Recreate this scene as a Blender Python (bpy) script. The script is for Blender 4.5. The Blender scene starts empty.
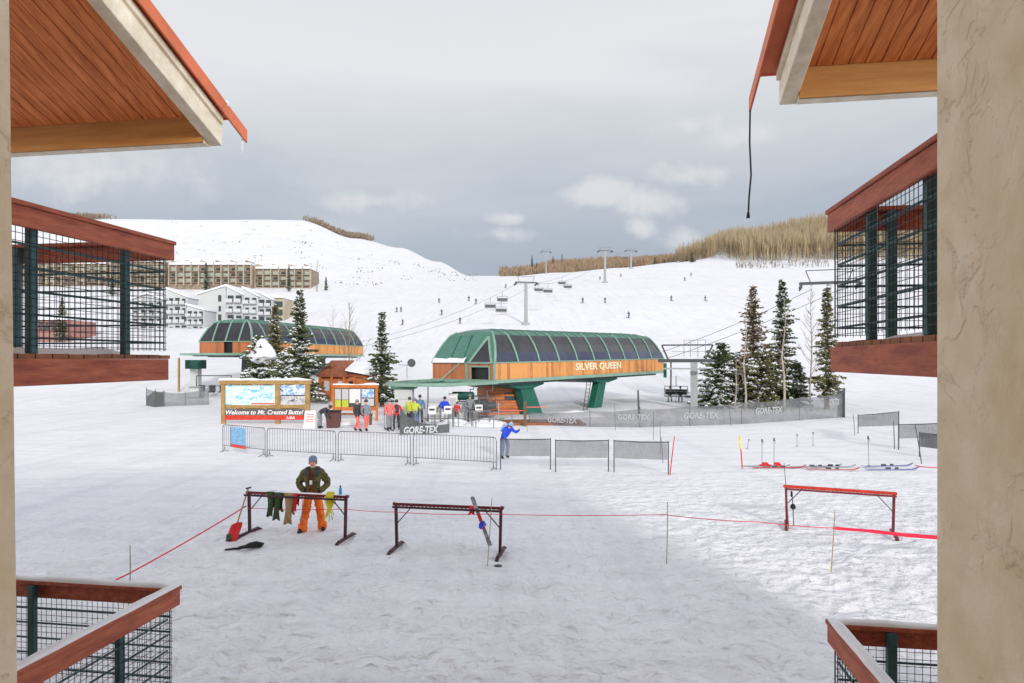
import bpy, bmesh, math, random
from mathutils import Vector, Matrix, noise
R = math.radians
PI = math.pi
F = 654.0      # focal length in pixels of a 1024 px wide frame
HZ = 360.0     # row of the horizon
H = 4.0        # eye height over the snow
S = bpy.context.scene
COL = S.collection
rnd = random.Random(7)

def P(px, y, D):
    return Vector(((px - 512) / F * D, D, H + (HZ - y) / F * D))

# building axes: U along the facade, V straight out of it
U = Vector((0.9885, -0.1513, 0)); V = Vector((0.1513, 0.9885, 0))
def W(u, v, z):
    p = U * u + V * v
    return Vector((p.x, p.y, z))

# ------------------------------------------------------------------ terrain
TD = [46, 60, 80, 105, 130, 160, 200, 260, 330, 400, 470, 560, 700, 900]
TC = {
 -900: [417, 399, 374, 361, 349, 335, 309, 279, 253, 235, 224, 232, 240, 250],
 100:  [417, 399, 374, 361, 349, 335, 309, 279, 253, 235, 219, 230, 240, 250],
 200:  [417, 399, 374, 361, 349, 335, 309, 279, 253, 235, 220, 230, 240, 250],
 300:  [417, 400, 377, 361, 347, 331, 308, 280, 254, 236, 220, 230, 240, 250],
 355:  [417, 401, 380, 361, 344, 327, 306, 284, 264, 249, 238, 243, 250, 256],
 400:  [417, 402, 382, 361, 342, 322, 304, 286, 271, 258, 248, 252, 258, 264],
 437:  [417, 403, 384, 360, 338, 316, 300, 286, 276, 268, 262, 264, 268, 272],
 470:  [417, 403, 385, 359, 334, 310, 296, 285, 279, 277, 276, 276, 276, 276],
 512:  [417, 403, 386, 357, 329, 306, 292, 282, 277, 277, 277, 276, 278, 280],
 560:  [417, 403, 386, 357, 329, 306, 291, 280, 273, 275, 275, 270, 266, 270],
 620:  [417, 403, 386, 357, 329, 306, 290, 278, 268, 271, 271, 268, 263, 270],
 680:  [417, 403, 386, 357, 329, 306, 290, 276, 264, 262, 266, 262, 262, 268],
 740:  [417, 403, 386, 357, 329, 306, 289, 274, 262, 253, 246, 241, 245, 260],
 830:  [417, 403, 386, 357, 329, 304, 287, 272, 260, 247, 235, 227, 240, 260],
 1000: [417, 403, 386, 356, 327, 302, 285, 270, 257, 242, 228, 222, 238, 260],
 1900: [417, 403, 386, 356, 327, 302, 285, 270, 257, 242, 228, 222, 238, 260],
}
TX = sorted(TC)
def _cr(p0, p1, p2, p3, t):
    return p1 + .5*t*((p2 - p0) + t*((2*p0 - 5*p1 + 4*p2 - p3) + t*(3*p1 - p0 - 3*p2 + p3)))
def _col(k, D):
    T = TC[TX[k]]
    if D >= TD[-1]: return T[-1]
    for i in range(len(TD) - 1):
        if D < TD[i+1]:
            t = (D - TD[i]) / (TD[i+1] - TD[i])
            return _cr(T[max(i-1, 0)] if i else T[0] + 9, T[i], T[i+1], T[min(i+2, len(T)-1)], t)
def tz(x, y, rough=True):
    if y <= 46:
        z = 0.0
    else:
        a = 512 + F * x / y
        a = max(TX[0] + 1, min(TX[-1] - 1, a))
        k = 0
        while TX[k+1] <= a: k += 1
        t = (a - TX[k]) / (TX[k+1] - TX[k]); t = t*t*(3 - 2*t)
        yy = _col(k, y) * (1 - t) + _col(k+1, y) * t
        z = H + (HZ - yy) / F * min(y, 900)
        b = min(1, (y - 46) / 10)
        z = z * b
    if rough and y > 46:
        z += noise.noise(Vector((x * .03, y * .03, 3))) * .5 * min(1, (y - 46) / 120)
    return z
def G(px, y):
    """point of the snow seen at a pixel"""
    D = 2616.0 / max(y - 360, 1)
    if D > 46:
        D = 46
        while D < 330:
            z = tz((px - 512) / F * D, D)
            if HZ - (z - H) / D * F <= y: break
            D += .5
    x = (px - 512) / F * D
    return Vector((x, D, tz(x, D)))
def GD(px, D):
    x = (px - 512) / F * D
    return Vector((x, D, tz(x, D)))

# ------------------------------------------------------------------ materials
def nodes(m):
    m.use_nodes = True
    nt = m.node_tree
    return nt, nt.nodes['Principled BSDF']
def mat(name, c, rough=.6, metal=0, var=.18, scale=6, bump=0, stretch=(1, 1, 1), c2=None, bscale=None, alpha=1, spec=.25):
    m = bpy.data.materials.new(name)
    nt, b = nodes(m)
    b.inputs['Roughness'].default_value = rough
    b.inputs['Metallic'].default_value = metal
    b.inputs['Specular IOR Level'].default_value = spec
    tc = nt.nodes.new('ShaderNodeTexCoord'); mp = nt.nodes.new('ShaderNodeMapping')
    mp.inputs['Scale'].default_value = stretch
    nt.links.new(tc.outputs['Object'], mp.inputs['Vector'])
    n = nt.nodes.new('ShaderNodeTexNoise'); n.inputs['Scale'].default_value = scale; n.inputs['Detail'].default_value = 5
    n.inputs['Roughness'].default_value = .65
    nt.links.new(mp.outputs[0], n.inputs['Vector'])
    cr = nt.nodes.new('ShaderNodeValToRGB')
    lo = c2 if c2 else tuple(max(0, x * (1 - var)) for x in c)
    hi = c if c2 else tuple(min(1, x * (1 + var)) for x in c)
    cr.color_ramp.elements[0].position = .35; cr.color_ramp.elements[1].position = .65
    cr.color_ramp.elements[0].color = (*lo, 1); cr.color_ramp.elements[1].color = (*hi, 1)
    nt.links.new(n.outputs['Fac'], cr.inputs[0]); nt.links.new(cr.outputs[0], b.inputs['Base Color'])
    if bump:
        n2 = nt.nodes.new('ShaderNodeTexNoise'); n2.inputs['Scale'].default_value = bscale or scale * 3; n2.inputs['Detail'].default_value = 4
        nt.links.new(mp.outputs[0], n2.inputs['Vector'])
        bp = nt.nodes.new('ShaderNodeBump'); bp.inputs['Strength'].default_value = bump; bp.inputs['Distance'].default_value = .02
        nt.links.new(n2.outputs['Fac'], bp.inputs['Height']); nt.links.new(bp.outputs[0], b.inputs['Normal'])
    if alpha < 1: b.inputs['Alpha'].default_value = alpha
    return m

def planks(name, axis, width, ca, cb, rough=.6, gap=True, grain=(1, 1, 1), bump=.2):
    """boards laid side by side along one local axis, each with its own tone"""
    m = bpy.data.materials.new(name); nt, b = nodes(m)
    b.inputs['Roughness'].default_value = rough
    L = nt.links.new
    tc = nt.nodes.new('ShaderNodeTexCoord'); sp = nt.nodes.new('ShaderNodeSeparateXYZ')
    L(tc.outputs['Object'], sp.inputs[0])
    d = nt.nodes.new('ShaderNodeMath'); d.operation = 'DIVIDE'; L(sp.outputs[axis], d.inputs[0]); d.inputs[1].default_value = width
    fl = nt.nodes.new('ShaderNodeMath'); fl.operation = 'FLOOR'; L(d.outputs[0], fl.inputs[0])
    wn = nt.nodes.new('ShaderNodeTexWhiteNoise'); wn.noise_dimensions = '1D'; L(fl.outputs[0], wn.inputs['W'])
    mp = nt.nodes.new('ShaderNodeMapping'); mp.inputs['Scale'].default_value = grain; L(tc.outputs['Object'], mp.inputs[0])
    n = nt.nodes.new('ShaderNodeTexNoise'); n.inputs['Scale'].default_value = 5; n.inputs['Detail'].default_value = 6; L(mp.outputs[0], n.inputs['Vector'])
    ad = nt.nodes.new('ShaderNodeMath'); ad.operation = 'MULTIPLY_ADD'; L(n.outputs['Fac'], ad.inputs[0]); ad.inputs[1].default_value = .9
    L(wn.outputs['Value'], ad.inputs[2])
    cr = nt.nodes.new('ShaderNodeValToRGB'); cr.color_ramp.elements[0].color = (*ca, 1); cr.color_ramp.elements[1].color = (*cb, 1)
    cr.color_ramp.elements[0].position = .35; cr.color_ramp.elements[1].position = 1.3 if False else 1
    L(ad.outputs[0], cr.inputs[0])
    L(cr.outputs[0], b.inputs['Base Color'])
    fr = nt.nodes.new('ShaderNodeMath'); fr.operation = 'FRACT'; L(d.outputs[0], fr.inputs[0])
    pp = nt.nodes.new('ShaderNodeMath'); pp.operation = 'PINGPONG'; L(fr.outputs[0], pp.inputs[0]); pp.inputs[1].default_value = .5
    lt = nt.nodes.new('ShaderNodeMath'); lt.operation = 'GREATER_THAN'; L(pp.outputs[0], lt.inputs[0]); lt.inputs[1].default_value = .06
    bp = nt.nodes.new('ShaderNodeBump'); bp.inputs['Strength'].default_value = .8; bp.inputs['Distance'].default_value = .015
    if gap: L(lt.outputs[0], bp.inputs['Height'])
    b2 = nt.nodes.new('ShaderNodeBump'); b2.inputs['Strength'].default_value = bump; b2.inputs['Distance'].default_value = .01
    L(n.outputs['Fac'], b2.inputs['Height']); L(bp.outputs[0], b2.inputs['Normal']); L(b2.outputs[0], b.inputs['Normal'])
    return m

def snow_mat():
    m = bpy.data.materials.new('trampled_snow'); nt, b = nodes(m); L = nt.links.new
    b.inputs['Roughness'].default_value = .65; b.inputs['Specular IOR Level'].default_value = .15
    tc = nt.nodes.new('ShaderNodeTexCoord')
    def nz(scale, det, st=(1, 1, 1), rough=.6):
        mp = nt.nodes.new('ShaderNodeMapping'); mp.inputs['Scale'].default_value = st
        L(tc.outputs['Object'], mp.inputs[0])
        n = nt.nodes.new('ShaderNodeTexNoise'); n.inputs['Scale'].default_value = scale; n.inputs['Detail'].default_value = det
        n.inputs['Roughness'].default_value = rough
        L(mp.outputs[0], n.inputs['Vector']); return n
    a = nz(.09, 5)
    cr = nt.nodes.new('ShaderNodeValToRGB')
    cr.color_ramp.elements[0].position = .3; cr.color_ramp.elements[1].position = .6
    cr.color_ramp.elements[0].color = (.775, .785, .825, 1); cr.color_ramp.elements[1].color = (.83, .83, .86, 1)
    L(a.outputs['Fac'], cr.inputs[0])
    # packed tracks and scuffs, slightly greyer
    t = nz(1.1, 6, (.35, 1.3, 1), .7)
    tr = nt.nodes.new('ShaderNodeValToRGB'); tr.color_ramp.elements[0].position = .36; tr.color_ramp.elements[1].position = .56
    tr.color_ramp.elements[0].color = (.90, .90, .90, 1); tr.color_ramp.elements[1].color = (1, 1, 1, 1)
    L(t.outputs['Fac'], tr.inputs[0])
    mx = nt.nodes.new('ShaderNodeMix'); mx.data_type = 'RGBA'; mx.blend_type = 'MULTIPLY'; mx.inputs[0].default_value = 1
    L(cr.outputs[0], mx.inputs[6]); L(tr.outputs[0], mx.inputs[7]); L(mx.outputs[2], b.inputs['Base Color'])
    n1 = nz(3.6, 3, (1, 1, 1), .5); n2 = nz(12, 4, (1, 1, 1), .6); n3 = nz(.5, 5, (.5, 1.5, 1), .6)
    b1 = nt.nodes.new('ShaderNodeBump'); b1.inputs['Strength'].default_value = 1; b1.inputs['Distance'].default_value = .17
    vo = nt.nodes.new('ShaderNodeTexVoronoi'); vo.feature = 'SMOOTH_F1'; vo.inputs['Scale'].default_value = 4.2; vo.inputs['Smoothness'].default_value = .6; vo.inputs['Randomness'].default_value = 1
    wv = nt.nodes.new('ShaderNodeMix'); wv.data_type = 'RGBA'; wv.inputs[0].default_value = .05
    L(tc.outputs['Object'], wv.inputs[6]); L(n1.outputs['Color'], wv.inputs[7]); L(wv.outputs[2], vo.inputs['Vector'])
    hm = nt.nodes.new('ShaderNodeMath'); hm.operation = 'MULTIPLY_ADD'; L(vo.outputs['Distance'], hm.inputs[0]); hm.inputs[1].default_value = .55; L(n1.outputs['Fac'], hm.inputs[2])
    L(hm.outputs[0], b1.inputs['Height'])
    b2 = nt.nodes.new('ShaderNodeBump'); b2.inputs['Strength'].default_value = 1; b2.inputs['Distance'].default_value = .045; L(n2.outputs['Fac'], b2.inputs['Height']); L(b1.outputs[0], b2.inputs['Normal'])
    b3 = nt.nodes.new('ShaderNodeBump'); b3.inputs['Strength'].default_value = .6; b3.inputs['Distance'].default_value = .30; L(n3.outputs['Fac'], b3.inputs['Height']); L(b2.outputs[0], b3.inputs['Normal'])
    sx = nt.nodes.new('ShaderNodeSeparateXYZ'); L(tc.outputs['Object'], sx.inputs[0])
    for bn, hi, lo in ((b1, .9, .16), (b2, .8, .10), (b3, .5, .3)):
        mr = nt.nodes.new('ShaderNodeMapRange'); mr.interpolation_type = 'SMOOTHSTEP'
        mr.inputs['From Min'].default_value = 13; mr.inputs['From Max'].default_value = 27; mr.inputs['To Min'].default_value = hi; mr.inputs['To Max'].default_value = lo
        L(sx.outputs['Y'], mr.inputs['Value']); L(mr.outputs[0], bn.inputs['Strength'])
    # ski tracks running down the fall line
    k1 = nz(1.0, 4, (.9, .045, .3), .65)
    kr = nt.nodes.new('ShaderNodeValToRGB'); kr.color_ramp.elements[0].position = .36; kr.color_ramp.elements[1].position = .5
    kr.color_ramp.elements[0].color = (.925, .93, .94, 1); kr.color_ramp.elements[1].color = (1, 1, 1, 1)
    L(k1.outputs['Fac'], kr.inputs[0])
    m3 = nt.nodes.new('ShaderNodeMix'); m3.data_type = 'RGBA'; m3.blend_type = 'MULTIPLY'; m3.inputs[0].default_value = 1
    L(mx.outputs[2], m3.inputs[6]); L(kr.outputs[0], m3.inputs[7]); L(m3.outputs[2], b.inputs['Base Color'])
    L(b3.outputs[0], b.inputs['Normal'])
    return m

def stucco_mat():
    m = bpy.data.materials.new('tan_stucco'); nt, b = nodes(m); L = nt.links.new
    b.inputs['Roughness'].default_value = .85; b.inputs['Specular IOR Level'].default_value = .2
    tc = nt.nodes.new('ShaderNodeTexCoord')
    n = nt.nodes.new('ShaderNodeTexNoise'); n.inputs['Scale'].default_value = 5; n.inputs['Detail'].default_value = 6; n.inputs['Distortion'].default_value = .6
    L(tc.outputs['Object'], n.inputs['Vector'])
    cr = nt.nodes.new('ShaderNodeValToRGB'); cr.color_ramp.elements[0].position = .3; cr.color_ramp.elements[1].position = .7
    cr.color_ramp.elements[0].color = (.74, .61, .42, 1); cr.color_ramp.elements[1].color = (.90, .80, .63, 1)
    L(n.outputs['Fac'], cr.inputs[0]); L(cr.outputs[0], b.inputs['Base Color'])
    # trowel ridges: thresholded distorted noise
    t = nt.nodes.new('ShaderNodeTexNoise'); t.inputs['Scale'].default_value = 6; t.inputs['Detail'].default_value = 7; t.inputs['Roughness'].default_value = .6; t.inputs['Distortion'].default_value = .35
    L(tc.outputs['Object'], t.inputs['Vector'])
    tr = nt.nodes.new('ShaderNodeValToRGB'); tr.color_ramp.elements[0].position = .48; tr.color_ramp.elements[1].position = .53
    L(t.outputs['Fac'], tr.inputs[0])
    f = nt.nodes.new('ShaderNodeTexNoise'); f.inputs['Scale'].default_value = 60; f.inputs['Detail'].default_value = 4
    L(tc.outputs['Object'], f.inputs['Vector'])
    b1 = nt.nodes.new('ShaderNodeBump'); b1.inputs['Strength'].default_value = .75; b1.inputs['Distance'].default_value = .007
    mk = nt.nodes.new('ShaderNodeTexNoise'); mk.inputs['Scale'].default_value = 3.2; mk.inputs['Detail'].default_value = 2; L(tc.outputs['Object'], mk.inputs['Vector'])
    mr_ = nt.nodes.new('ShaderNodeMapRange'); mr_.inputs['From Min'].default_value = .42; mr_.inputs['From Max'].default_value = .62; L(mk.outputs['Fac'], mr_.inputs['Value'])
    mm = nt.nodes.new('ShaderNodeMath'); mm.operation = 'MULTIPLY'; L(tr.outputs[0], mm.inputs[0]); L(mr_.outputs[0], mm.inputs[1]); L(mm.outputs[0], b1.inputs['Height'])
    b2 = nt.nodes.new('ShaderNodeBump'); b2.inputs['Strength'].default_value = .25; b2.inputs['Distance'].default_value = .01; L(f.outputs['Fac'], b2.inputs['Height']); L(b1.outputs[0], b2.inputs['Normal'])
    L(b2.outputs[0], b.inputs['Normal'])
    return m

def blotch(name, cols, scale, stretch=(1, 1, 1)):
    """picture-like patches for printed panels"""
    m = bpy.data.materials.new(name); nt, b = nodes(m); L = nt.links.new
    b.inputs['Roughness'].default_value = .4
    tc = nt.nodes.new('ShaderNodeTexCoord'); mp = nt.nodes.new('ShaderNodeMapping'); mp.inputs['Scale'].default_value = stretch
    n = nt.nodes.new('ShaderNodeTexNoise'); n.inputs['Scale'].default_value = scale; n.inputs['Detail'].default_value = 5; n.inputs['Distortion'].default_value = 1
    L(tc.outputs['Object'], mp.inputs[0]); L(mp.outputs[0], n.inputs['Vector'])
    cr = nt.nodes.new('ShaderNodeValToRGB')
    e = cr.color_ramp.elements
    while len(e) < len(cols): e.new(.5)
    for i, c in enumerate(cols):
        e[i].position = .3 + .4 * i / (len(cols) - 1); e[i].color = (*c, 1)
    L(n.outputs['Fac'], cr.inputs[0]); L(cr.outputs[0], b.inputs['Base Color'])
    return m

def leaf_mat(name, c1, c2):
    m = mat(name, c1, .85, var=.3, scale=1.3, c2=c2, spec=.15)
    return m

M = dict(
 snow=snow_mat(),
 cap=mat('snow_cap', (.80, .81, .83), .6, var=.04, scale=4, bump=.3, bscale=14, spec=.2),
 stucco=stucco_mat(),
 redwood=mat('red_stained_board', (.46, .13, .065), .55, scale=3, stretch=(5, .6, 6), c2=(.27, .06, .035), bump=.5),
 redmetal=mat('red_metal_edge', (.62, .16, .07), .45, var=.15, scale=3),
 soffit=mat('cedar_soffit', (.86, .31, .10), .6, scale=2.5, stretch=(8, 1, 1), c2=(.52, .14, .04), bump=.15),
 whitebeam=mat('weathered_white_beam', (.90, .83, .68), .75, scale=5, c2=(.68, .60, .46), bump=.4),
 tanbeam=mat('tan_beam', (.52, .26, .075), .6, scale=2, stretch=(.5, .5, 6), c2=(.38, .16, .04), bump=.2),
 deck=mat('deck_board', (.34, .13, .05), .6, scale=4, c2=(.16, .06, .03)),
 teal=mat('dark_teal_steel', (.05, .11, .12), .45, var=.2),
 wire=mat('black_wire', (.02, .025, .03), .5, var=.1),
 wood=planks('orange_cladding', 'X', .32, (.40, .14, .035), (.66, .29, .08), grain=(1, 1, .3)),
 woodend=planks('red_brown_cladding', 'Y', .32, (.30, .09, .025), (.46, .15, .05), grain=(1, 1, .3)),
 green=mat('green_metal', (.075, .185, .14), .4, var=.12, scale=2),
 palegreen=mat('pale_green_metal', (.21, .34, .27), .45, var=.1, scale=2),
 deepgreen=mat('deep_green_steel', (.018, .12, .085), .45, var=.15, scale=2),
 darkgreen=mat('dark_green_cover', (.015, .08, .06), .5, var=.2),
 glass=mat('dark_tinted_glazing', (.028, .028, .034), .13, var=.35, scale=.6, spec=.55),
 navy=mat('navy_reflection', (.032, .040, .075), .2, var=.3, scale=.8),  # reflection colour for the lower glazing
 letter=mat('cream_letter', (.75, .70, .50), .5, var=.05),
 white=mat('white_paint', (.78, .78, .77), .5, var=.05),
 grey=mat('grey_paint', (.33, .34, .35), .5, var=.12),
 lgrey=mat('light_grey_siding', (.52, .53, .53), .7, var=.06),
 steel=mat('galvanised_steel', (.20, .205, .21), .45, .4, var=.15),
 dsteel=mat('dark_steel', (.09, .095, .10), .5, .3, var=.2),
 black=mat('black_plastic', (.02, .02, .022), .5, var=.2),
 net=mat('grey_netting', (.17, .175, .185), .85, var=.25, scale=1.6, alpha=.66),
 dnet=mat('dark_netting', (.10, .105, .11), .85, var=.2, scale=1.5, alpha=.93),
 netletter=mat('pale_net_print', (.36, .37, .38), .8, var=.05),
 maroon=mat('maroon_steel', (.16, .025, .03), .45, var=.25),
 darkleg=mat('dark_maroon_leg', (.06, .02, .025), .45, var=.25),
 red=mat('red_paint', (.55, .045, .025), .5, var=.15),
 brightred=mat('bright_red_fabric', (.62, .03, .03), .7, var=.15),
 coral=mat('coral_fabric', (.72, .16, .13), .7, var=.12),
 pink=mat('pink_red_tape', (.68, .02, .06), .6, var=.1),
 orange=mat('orange_trousers', (.85, .17, .02), .75, var=.2, scale=9, bump=.5, bscale=20),
 olive=mat('olive_jacket', (.115, .10, .035), .85, var=.4, scale=9, bump=.6, bscale=20),
 brown=mat('brown_hoodie', (.20, .055, .025), .85, var=.2),
 skin=mat('skin', (.70, .38, .28), .6, var=.08),
 knit=mat('blue_grey_knit', (.16, .20, .27), .9, var=.25, scale=40),
 hair=mat('dark_hair', (.05, .035, .025), .8),
 darkfab=mat('charcoal_fabric', (.05, .05, .06), .85, var=.3, scale=8),
 greyfab=mat('grey_fabric', (.22, .23, .25), .85, var=.2, scale=8),
 blue=mat('royal_blue_fabric', (.025, .07, .60), .7, var=.15),
 paleblue=mat('pale_blue_fabric', (.30, .42, .58), .75, var=.25, scale=10),
 lime=mat('lime_fabric', (.50, .55, .06), .75, var=.15),
 jean=mat('denim', (.12, .20, .36), .8, var=.2),
 yellow=mat('yellow_strap', (.72, .62, .05), .6, var=.2),
 tan=mat('tan_canvas', (.36, .25, .12), .85, var=.25, scale=12),
 greenfab=mat('dark_green_fabric', (.06, .085, .04), .85, var=.4, scale=12),
 bottle=mat('blue_bottle', (.05, .35, .60), .25, var=.1),
 boardwood=mat('golden_timber', (.42, .27, .10), .7, c2=(.28, .17, .06), scale=3, bump=.2),
 orangewood=mat('orange_timber', (.62, .20, .05), .7, c2=(.45, .12, .03), scale=3),
 cabin=planks('red_cabin_boards', 'Z', .22, (.24, .05, .02), (.50, .16, .06)),
 cabinv=mat('cabin_roof_timber', (.34, .13, .07), .7, c2=(.22, .07, .04), scale=2),
 map=blotch('map_print', [(.85, .90, .90), (.35, .68, .80), (.80, .88, .88), (.10, .42, .62), (.62, .75, .60)], 1.5, (1, 1, 2.2)),
 photo=blotch('photo_print', [(.75, .80, .85), (.08, .30, .62), (.80, .82, .85), (.05, .18, .40)], 2.6),
 dphoto=blotch('dark_photo_print', [(.07, .07, .08), (.35, .35, .36), (.60, .60, .62), (.12, .11, .12)], 3),
 bluebanner=blotch('blue_banner_print', [(.05, .20, .45), (.25, .45, .62), (.06, .24, .50), (.45, .58, .66)], 4, (1, 1, 3)),
 strip=mat('grey_brown_banner', (.13, .10, .09), .6, var=.15),
 bin=mat('brown_bin', (.13, .055, .05), .5, var=.15),
 paper=mat('white_sign_board', (.74, .72, .71), .6, var=.05),
 bark=mat('spruce_bark', (.17, .10, .065), .9, var=.3, scale=8, bump=.5),
 aspen=mat('aspen_bark', (.50, .45, .36), .8, c2=(.30, .26, .20), scale=4),
 twig=mat('bare_twig', (.26, .22, .18), .9, var=.25),
 needle=leaf_mat('spruce_needles', (.15, .17, .08), (.05, .075, .04)),
 needle2=leaf_mat('olive_spruce_needles', (.23, .21, .10), (.10, .11, .05)),
 rust=leaf_mat('rusty_spruce_needles', (.27, .18, .12), (.14, .12, .07)),
 wood_far=mat('aspen_grove', (.50, .40, .25), .9, c2=(.30, .235, .15), scale=.5, stretch=(1, .3, .06)),
 wood_mid=mat('brown_scrub_grove', (.38, .28, .19), .9, c2=(.22, .16, .11), scale=.3, stretch=(1, .3, .2)),
 brush=mat('dry_brush', (.25, .19, .14), .9, var=.3, scale=.4),
 sage=mat('grey_sage', (.20, .18, .16), .9, var=.3, scale=.4),
 condo=mat('tan_condo_wall', (.48, .42, .32), .8, c2=(.34, .28, .20), scale=.3),
 condodark=mat('dark_brown_timber', (.27, .21, .16), .8, var=.3, scale=.5),
 window=mat('window_glazing', (.06, .075, .08), .2, var=.3),
 gwindow=mat('green_tinted_window', (.38, .42, .37), .3, var=.2),
 pinkwall=mat('dusty_red_wall', (.34, .17, .15), .8, var=.2, scale=.5),
 skired=mat('red_ski_top', (.50, .06, .05), .35, var=.2, scale=12),
 skiblue=mat('blue_ski_top', (.12, .16, .38), .35, var=.2, scale=12),
 skigrey=mat('grey_ski_top', (.40, .41, .44), .35, c2=(.12, .12, .14), scale=8),
)

# ------------------------------------------------------------------ mesh builder
class MB:
    def __init__(s): s.v = []; s.f = []; s.m = []
    def add(s, vs, fs, mi=0):
        o = len(s.v); s.v.extend([tuple(p) for p in vs])
        for f in fs: s.f.append(tuple(i + o for i in f)); s.m.append(mi)
        return s
    def box(s, x0, x1, y0, y1, z0, z1, mi=0):
        vs = [(x0,y0,z0),(x1,y0,z0),(x1,y1,z0),(x0,y1,z0),(x0,y0,z1),(x1,y0,z1),(x1,y1,z1),(x0,y1,z1)]
        return s.add(vs, [(0,3,2,1),(4,5,6,7),(0,1,5,4),(1,2,6,5),(2,3,7,6),(3,0,4,7)], mi)
    def obox(s, c, ax, ay, az, mi=0):
        """oriented box: centre and three half-axes"""
        c, ax, ay, az = map(Vector, (c, ax, ay, az))
        vs = [c + ax*i + ay*j + az*k for k in (-1, 1) for (i, j) in ((-1,-1),(1,-1),(1,1),(-1,1))]
        return s.add(vs, [(0,3,2,1),(4,5,6,7),(0,1,5,4),(1,2,6,5),(2,3,7,6),(3,0,4,7)], mi)
    def bar(s, a, b, w, h, up=(0,0,1), mi=0):
        a, b = Vector(a), Vector(b); d = b - a
        if d.length < 1e-6: return s
        dn = d.normalized(); up = Vector(up)
        sx = dn.cross(up)
        if sx.length < 1e-3: sx = dn.cross(Vector((1, 0, 0)))
        sx.normalize(); uz = sx.cross(dn).normalized()
        return s.obox((a + b) / 2, d / 2, sx * w / 2, uz * h / 2, mi)
    def tube(s, a, b, r, r2=None, n=6, mi=0, cap=True):
        return s.path([a, b], [r, r if r2 is None else r2], n, mi, cap)
    def path(s, pts, rs, n=6, mi=0, cap=True):
        pts = [Vector(p) for p in pts]
        if not isinstance(rs, (list, tuple)): rs = [rs] * len(pts)
        vs = []
        ref = None
        for i, p in enumerate(pts):
            d = (pts[min(i+1, len(pts)-1)] - pts[max(i-1, 0)])
            if d.length < 1e-9: d = Vector((0, 0, 1))
            d.normalize()
            if ref is None:
                ref = Vector((0, 0, 1)) if abs(d.z) < .9 else Vector((1, 0, 0))
            x = d.cross(ref)
            if x.length < 1e-3: x = d.cross(Vector((0, 1, 0)))
            x.normalize(); y = d.cross(x).normalized()
            for k in range(n):
                a = 2 * PI * k / n
                vs.append(p + (x * math.cos(a) + y * math.sin(a)) * rs[i])
        fs = []
        for i in range(len(pts) - 1):
            for k in range(n):
                fs.append((i*n + k, i*n + (k+1) % n, (i+1)*n + (k+1) % n, (i+1)*n + k))
        if cap:
            fs.append(tuple(range(n-1, -1, -1))); fs.append(tuple((len(pts)-1)*n + k for k in range(n)))
        return s.add(vs, fs, mi)
    def lathe(s, c, prof, n=12, mi=0, sx=1, sy=1):
        c = Vector(c); vs = []
        for (r, z) in prof:
            for k in range(n):
                a = 2 * PI * k / n
                vs.append(c + Vector((r * math.cos(a) * sx, r * math.sin(a) * sy, z)))
        fs = [(i*n+k, i*n+(k+1) % n, (i+1)*n+(k+1) % n, (i+1)*n+k) for i in range(len(prof)-1) for k in range(n)]
        fs.append(tuple(range(n-1, -1, -1))); fs.append(tuple((len(prof)-1)*n + k for k in range(n)))
        return s.add(vs, fs, mi)
    def prism(s, poly, ext, mi=0):
        """polygon of 3-D points pushed along ext"""
        poly = [Vector(p) for p in poly]; e = Vector(ext); n = len(poly)
        vs = poly + [p + e for p in poly]
        fs = [tuple(range(n-1, -1, -1)), tuple(range(n, 2*n))] + [(k, (k+1) % n, (k+1) % n + n, k + n) for k in range(n)]
        return s.add(vs, fs, mi)
    def build(s, name, mats, parent=None, smooth=False, recalc=True, bevel=0, **tags):
        me = bpy.data.meshes.new(name)
        me.from_pydata(s.v, [], s.f)
        if not isinstance(mats, (list, tuple)): mats = [mats]
        for m in mats: me.materials.append(m)
        if len(mats) > 1: me.polygons.foreach_set('material_index', s.m)
        if recalc:
            bm = bmesh.new(); bm.from_mesh(me)
            bmesh.ops.recalc_face_normals(bm, faces=bm.faces)
            if bevel:
                bmesh.ops.bevel(bm, geom=bm.edges[:], offset=bevel, segments=1, affect='EDGES')
            bm.to_mesh(me); bm.free()
        if smooth: me.polygons.foreach_set('use_smooth', [True] * len(me.polygons))
        o = bpy.data.objects.new(name, me); COL.objects.link(o)
        if parent: o.parent = parent
        for k, v in tags.items(): o[k] = v
        return o

def thing(name, label, cat, loc=(0, 0, 0), rz=0, group=None):
    o = bpy.data.objects.new(name, None); COL.objects.link(o)
    o.empty_display_size = .2
    o.location = loc; o.rotation_euler = (0, 0, rz)
    o['label'] = label; o['category'] = cat
    if group: o['group'] = group
    return o
def tag(o, label, cat, group=None):
    o['label'] = label; o['category'] = cat
    if group: o['group'] = group
    return o
def dup(root, loc, rz=None, label=None, group=None, scale=None):
    r = root.copy(); COL.objects.link(r); r.location = loc
    if rz is not None: r.rotation_euler = (0, 0, rz)
    if scale: r.scale = (scale,) * 3
    if label: r['label'] = label
    if group: r['group'] = group
    for ch in list(root.children):
        c = ch.copy(); COL.objects.link(c); c.parent = r
        for g in ch.children:
            d = g.copy(); COL.objects.link(d); d.parent = c
    return r
def seg(name, label, cat, p0, p1, group=None):
    p0 = Vector(p0); p1 = Vector(p1); d = p1 - p0
    t = thing(name, label, cat, p0, math.atan2(d.y, d.x), group)
    return t, Vector((d.x, d.y, 0)).length

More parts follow.
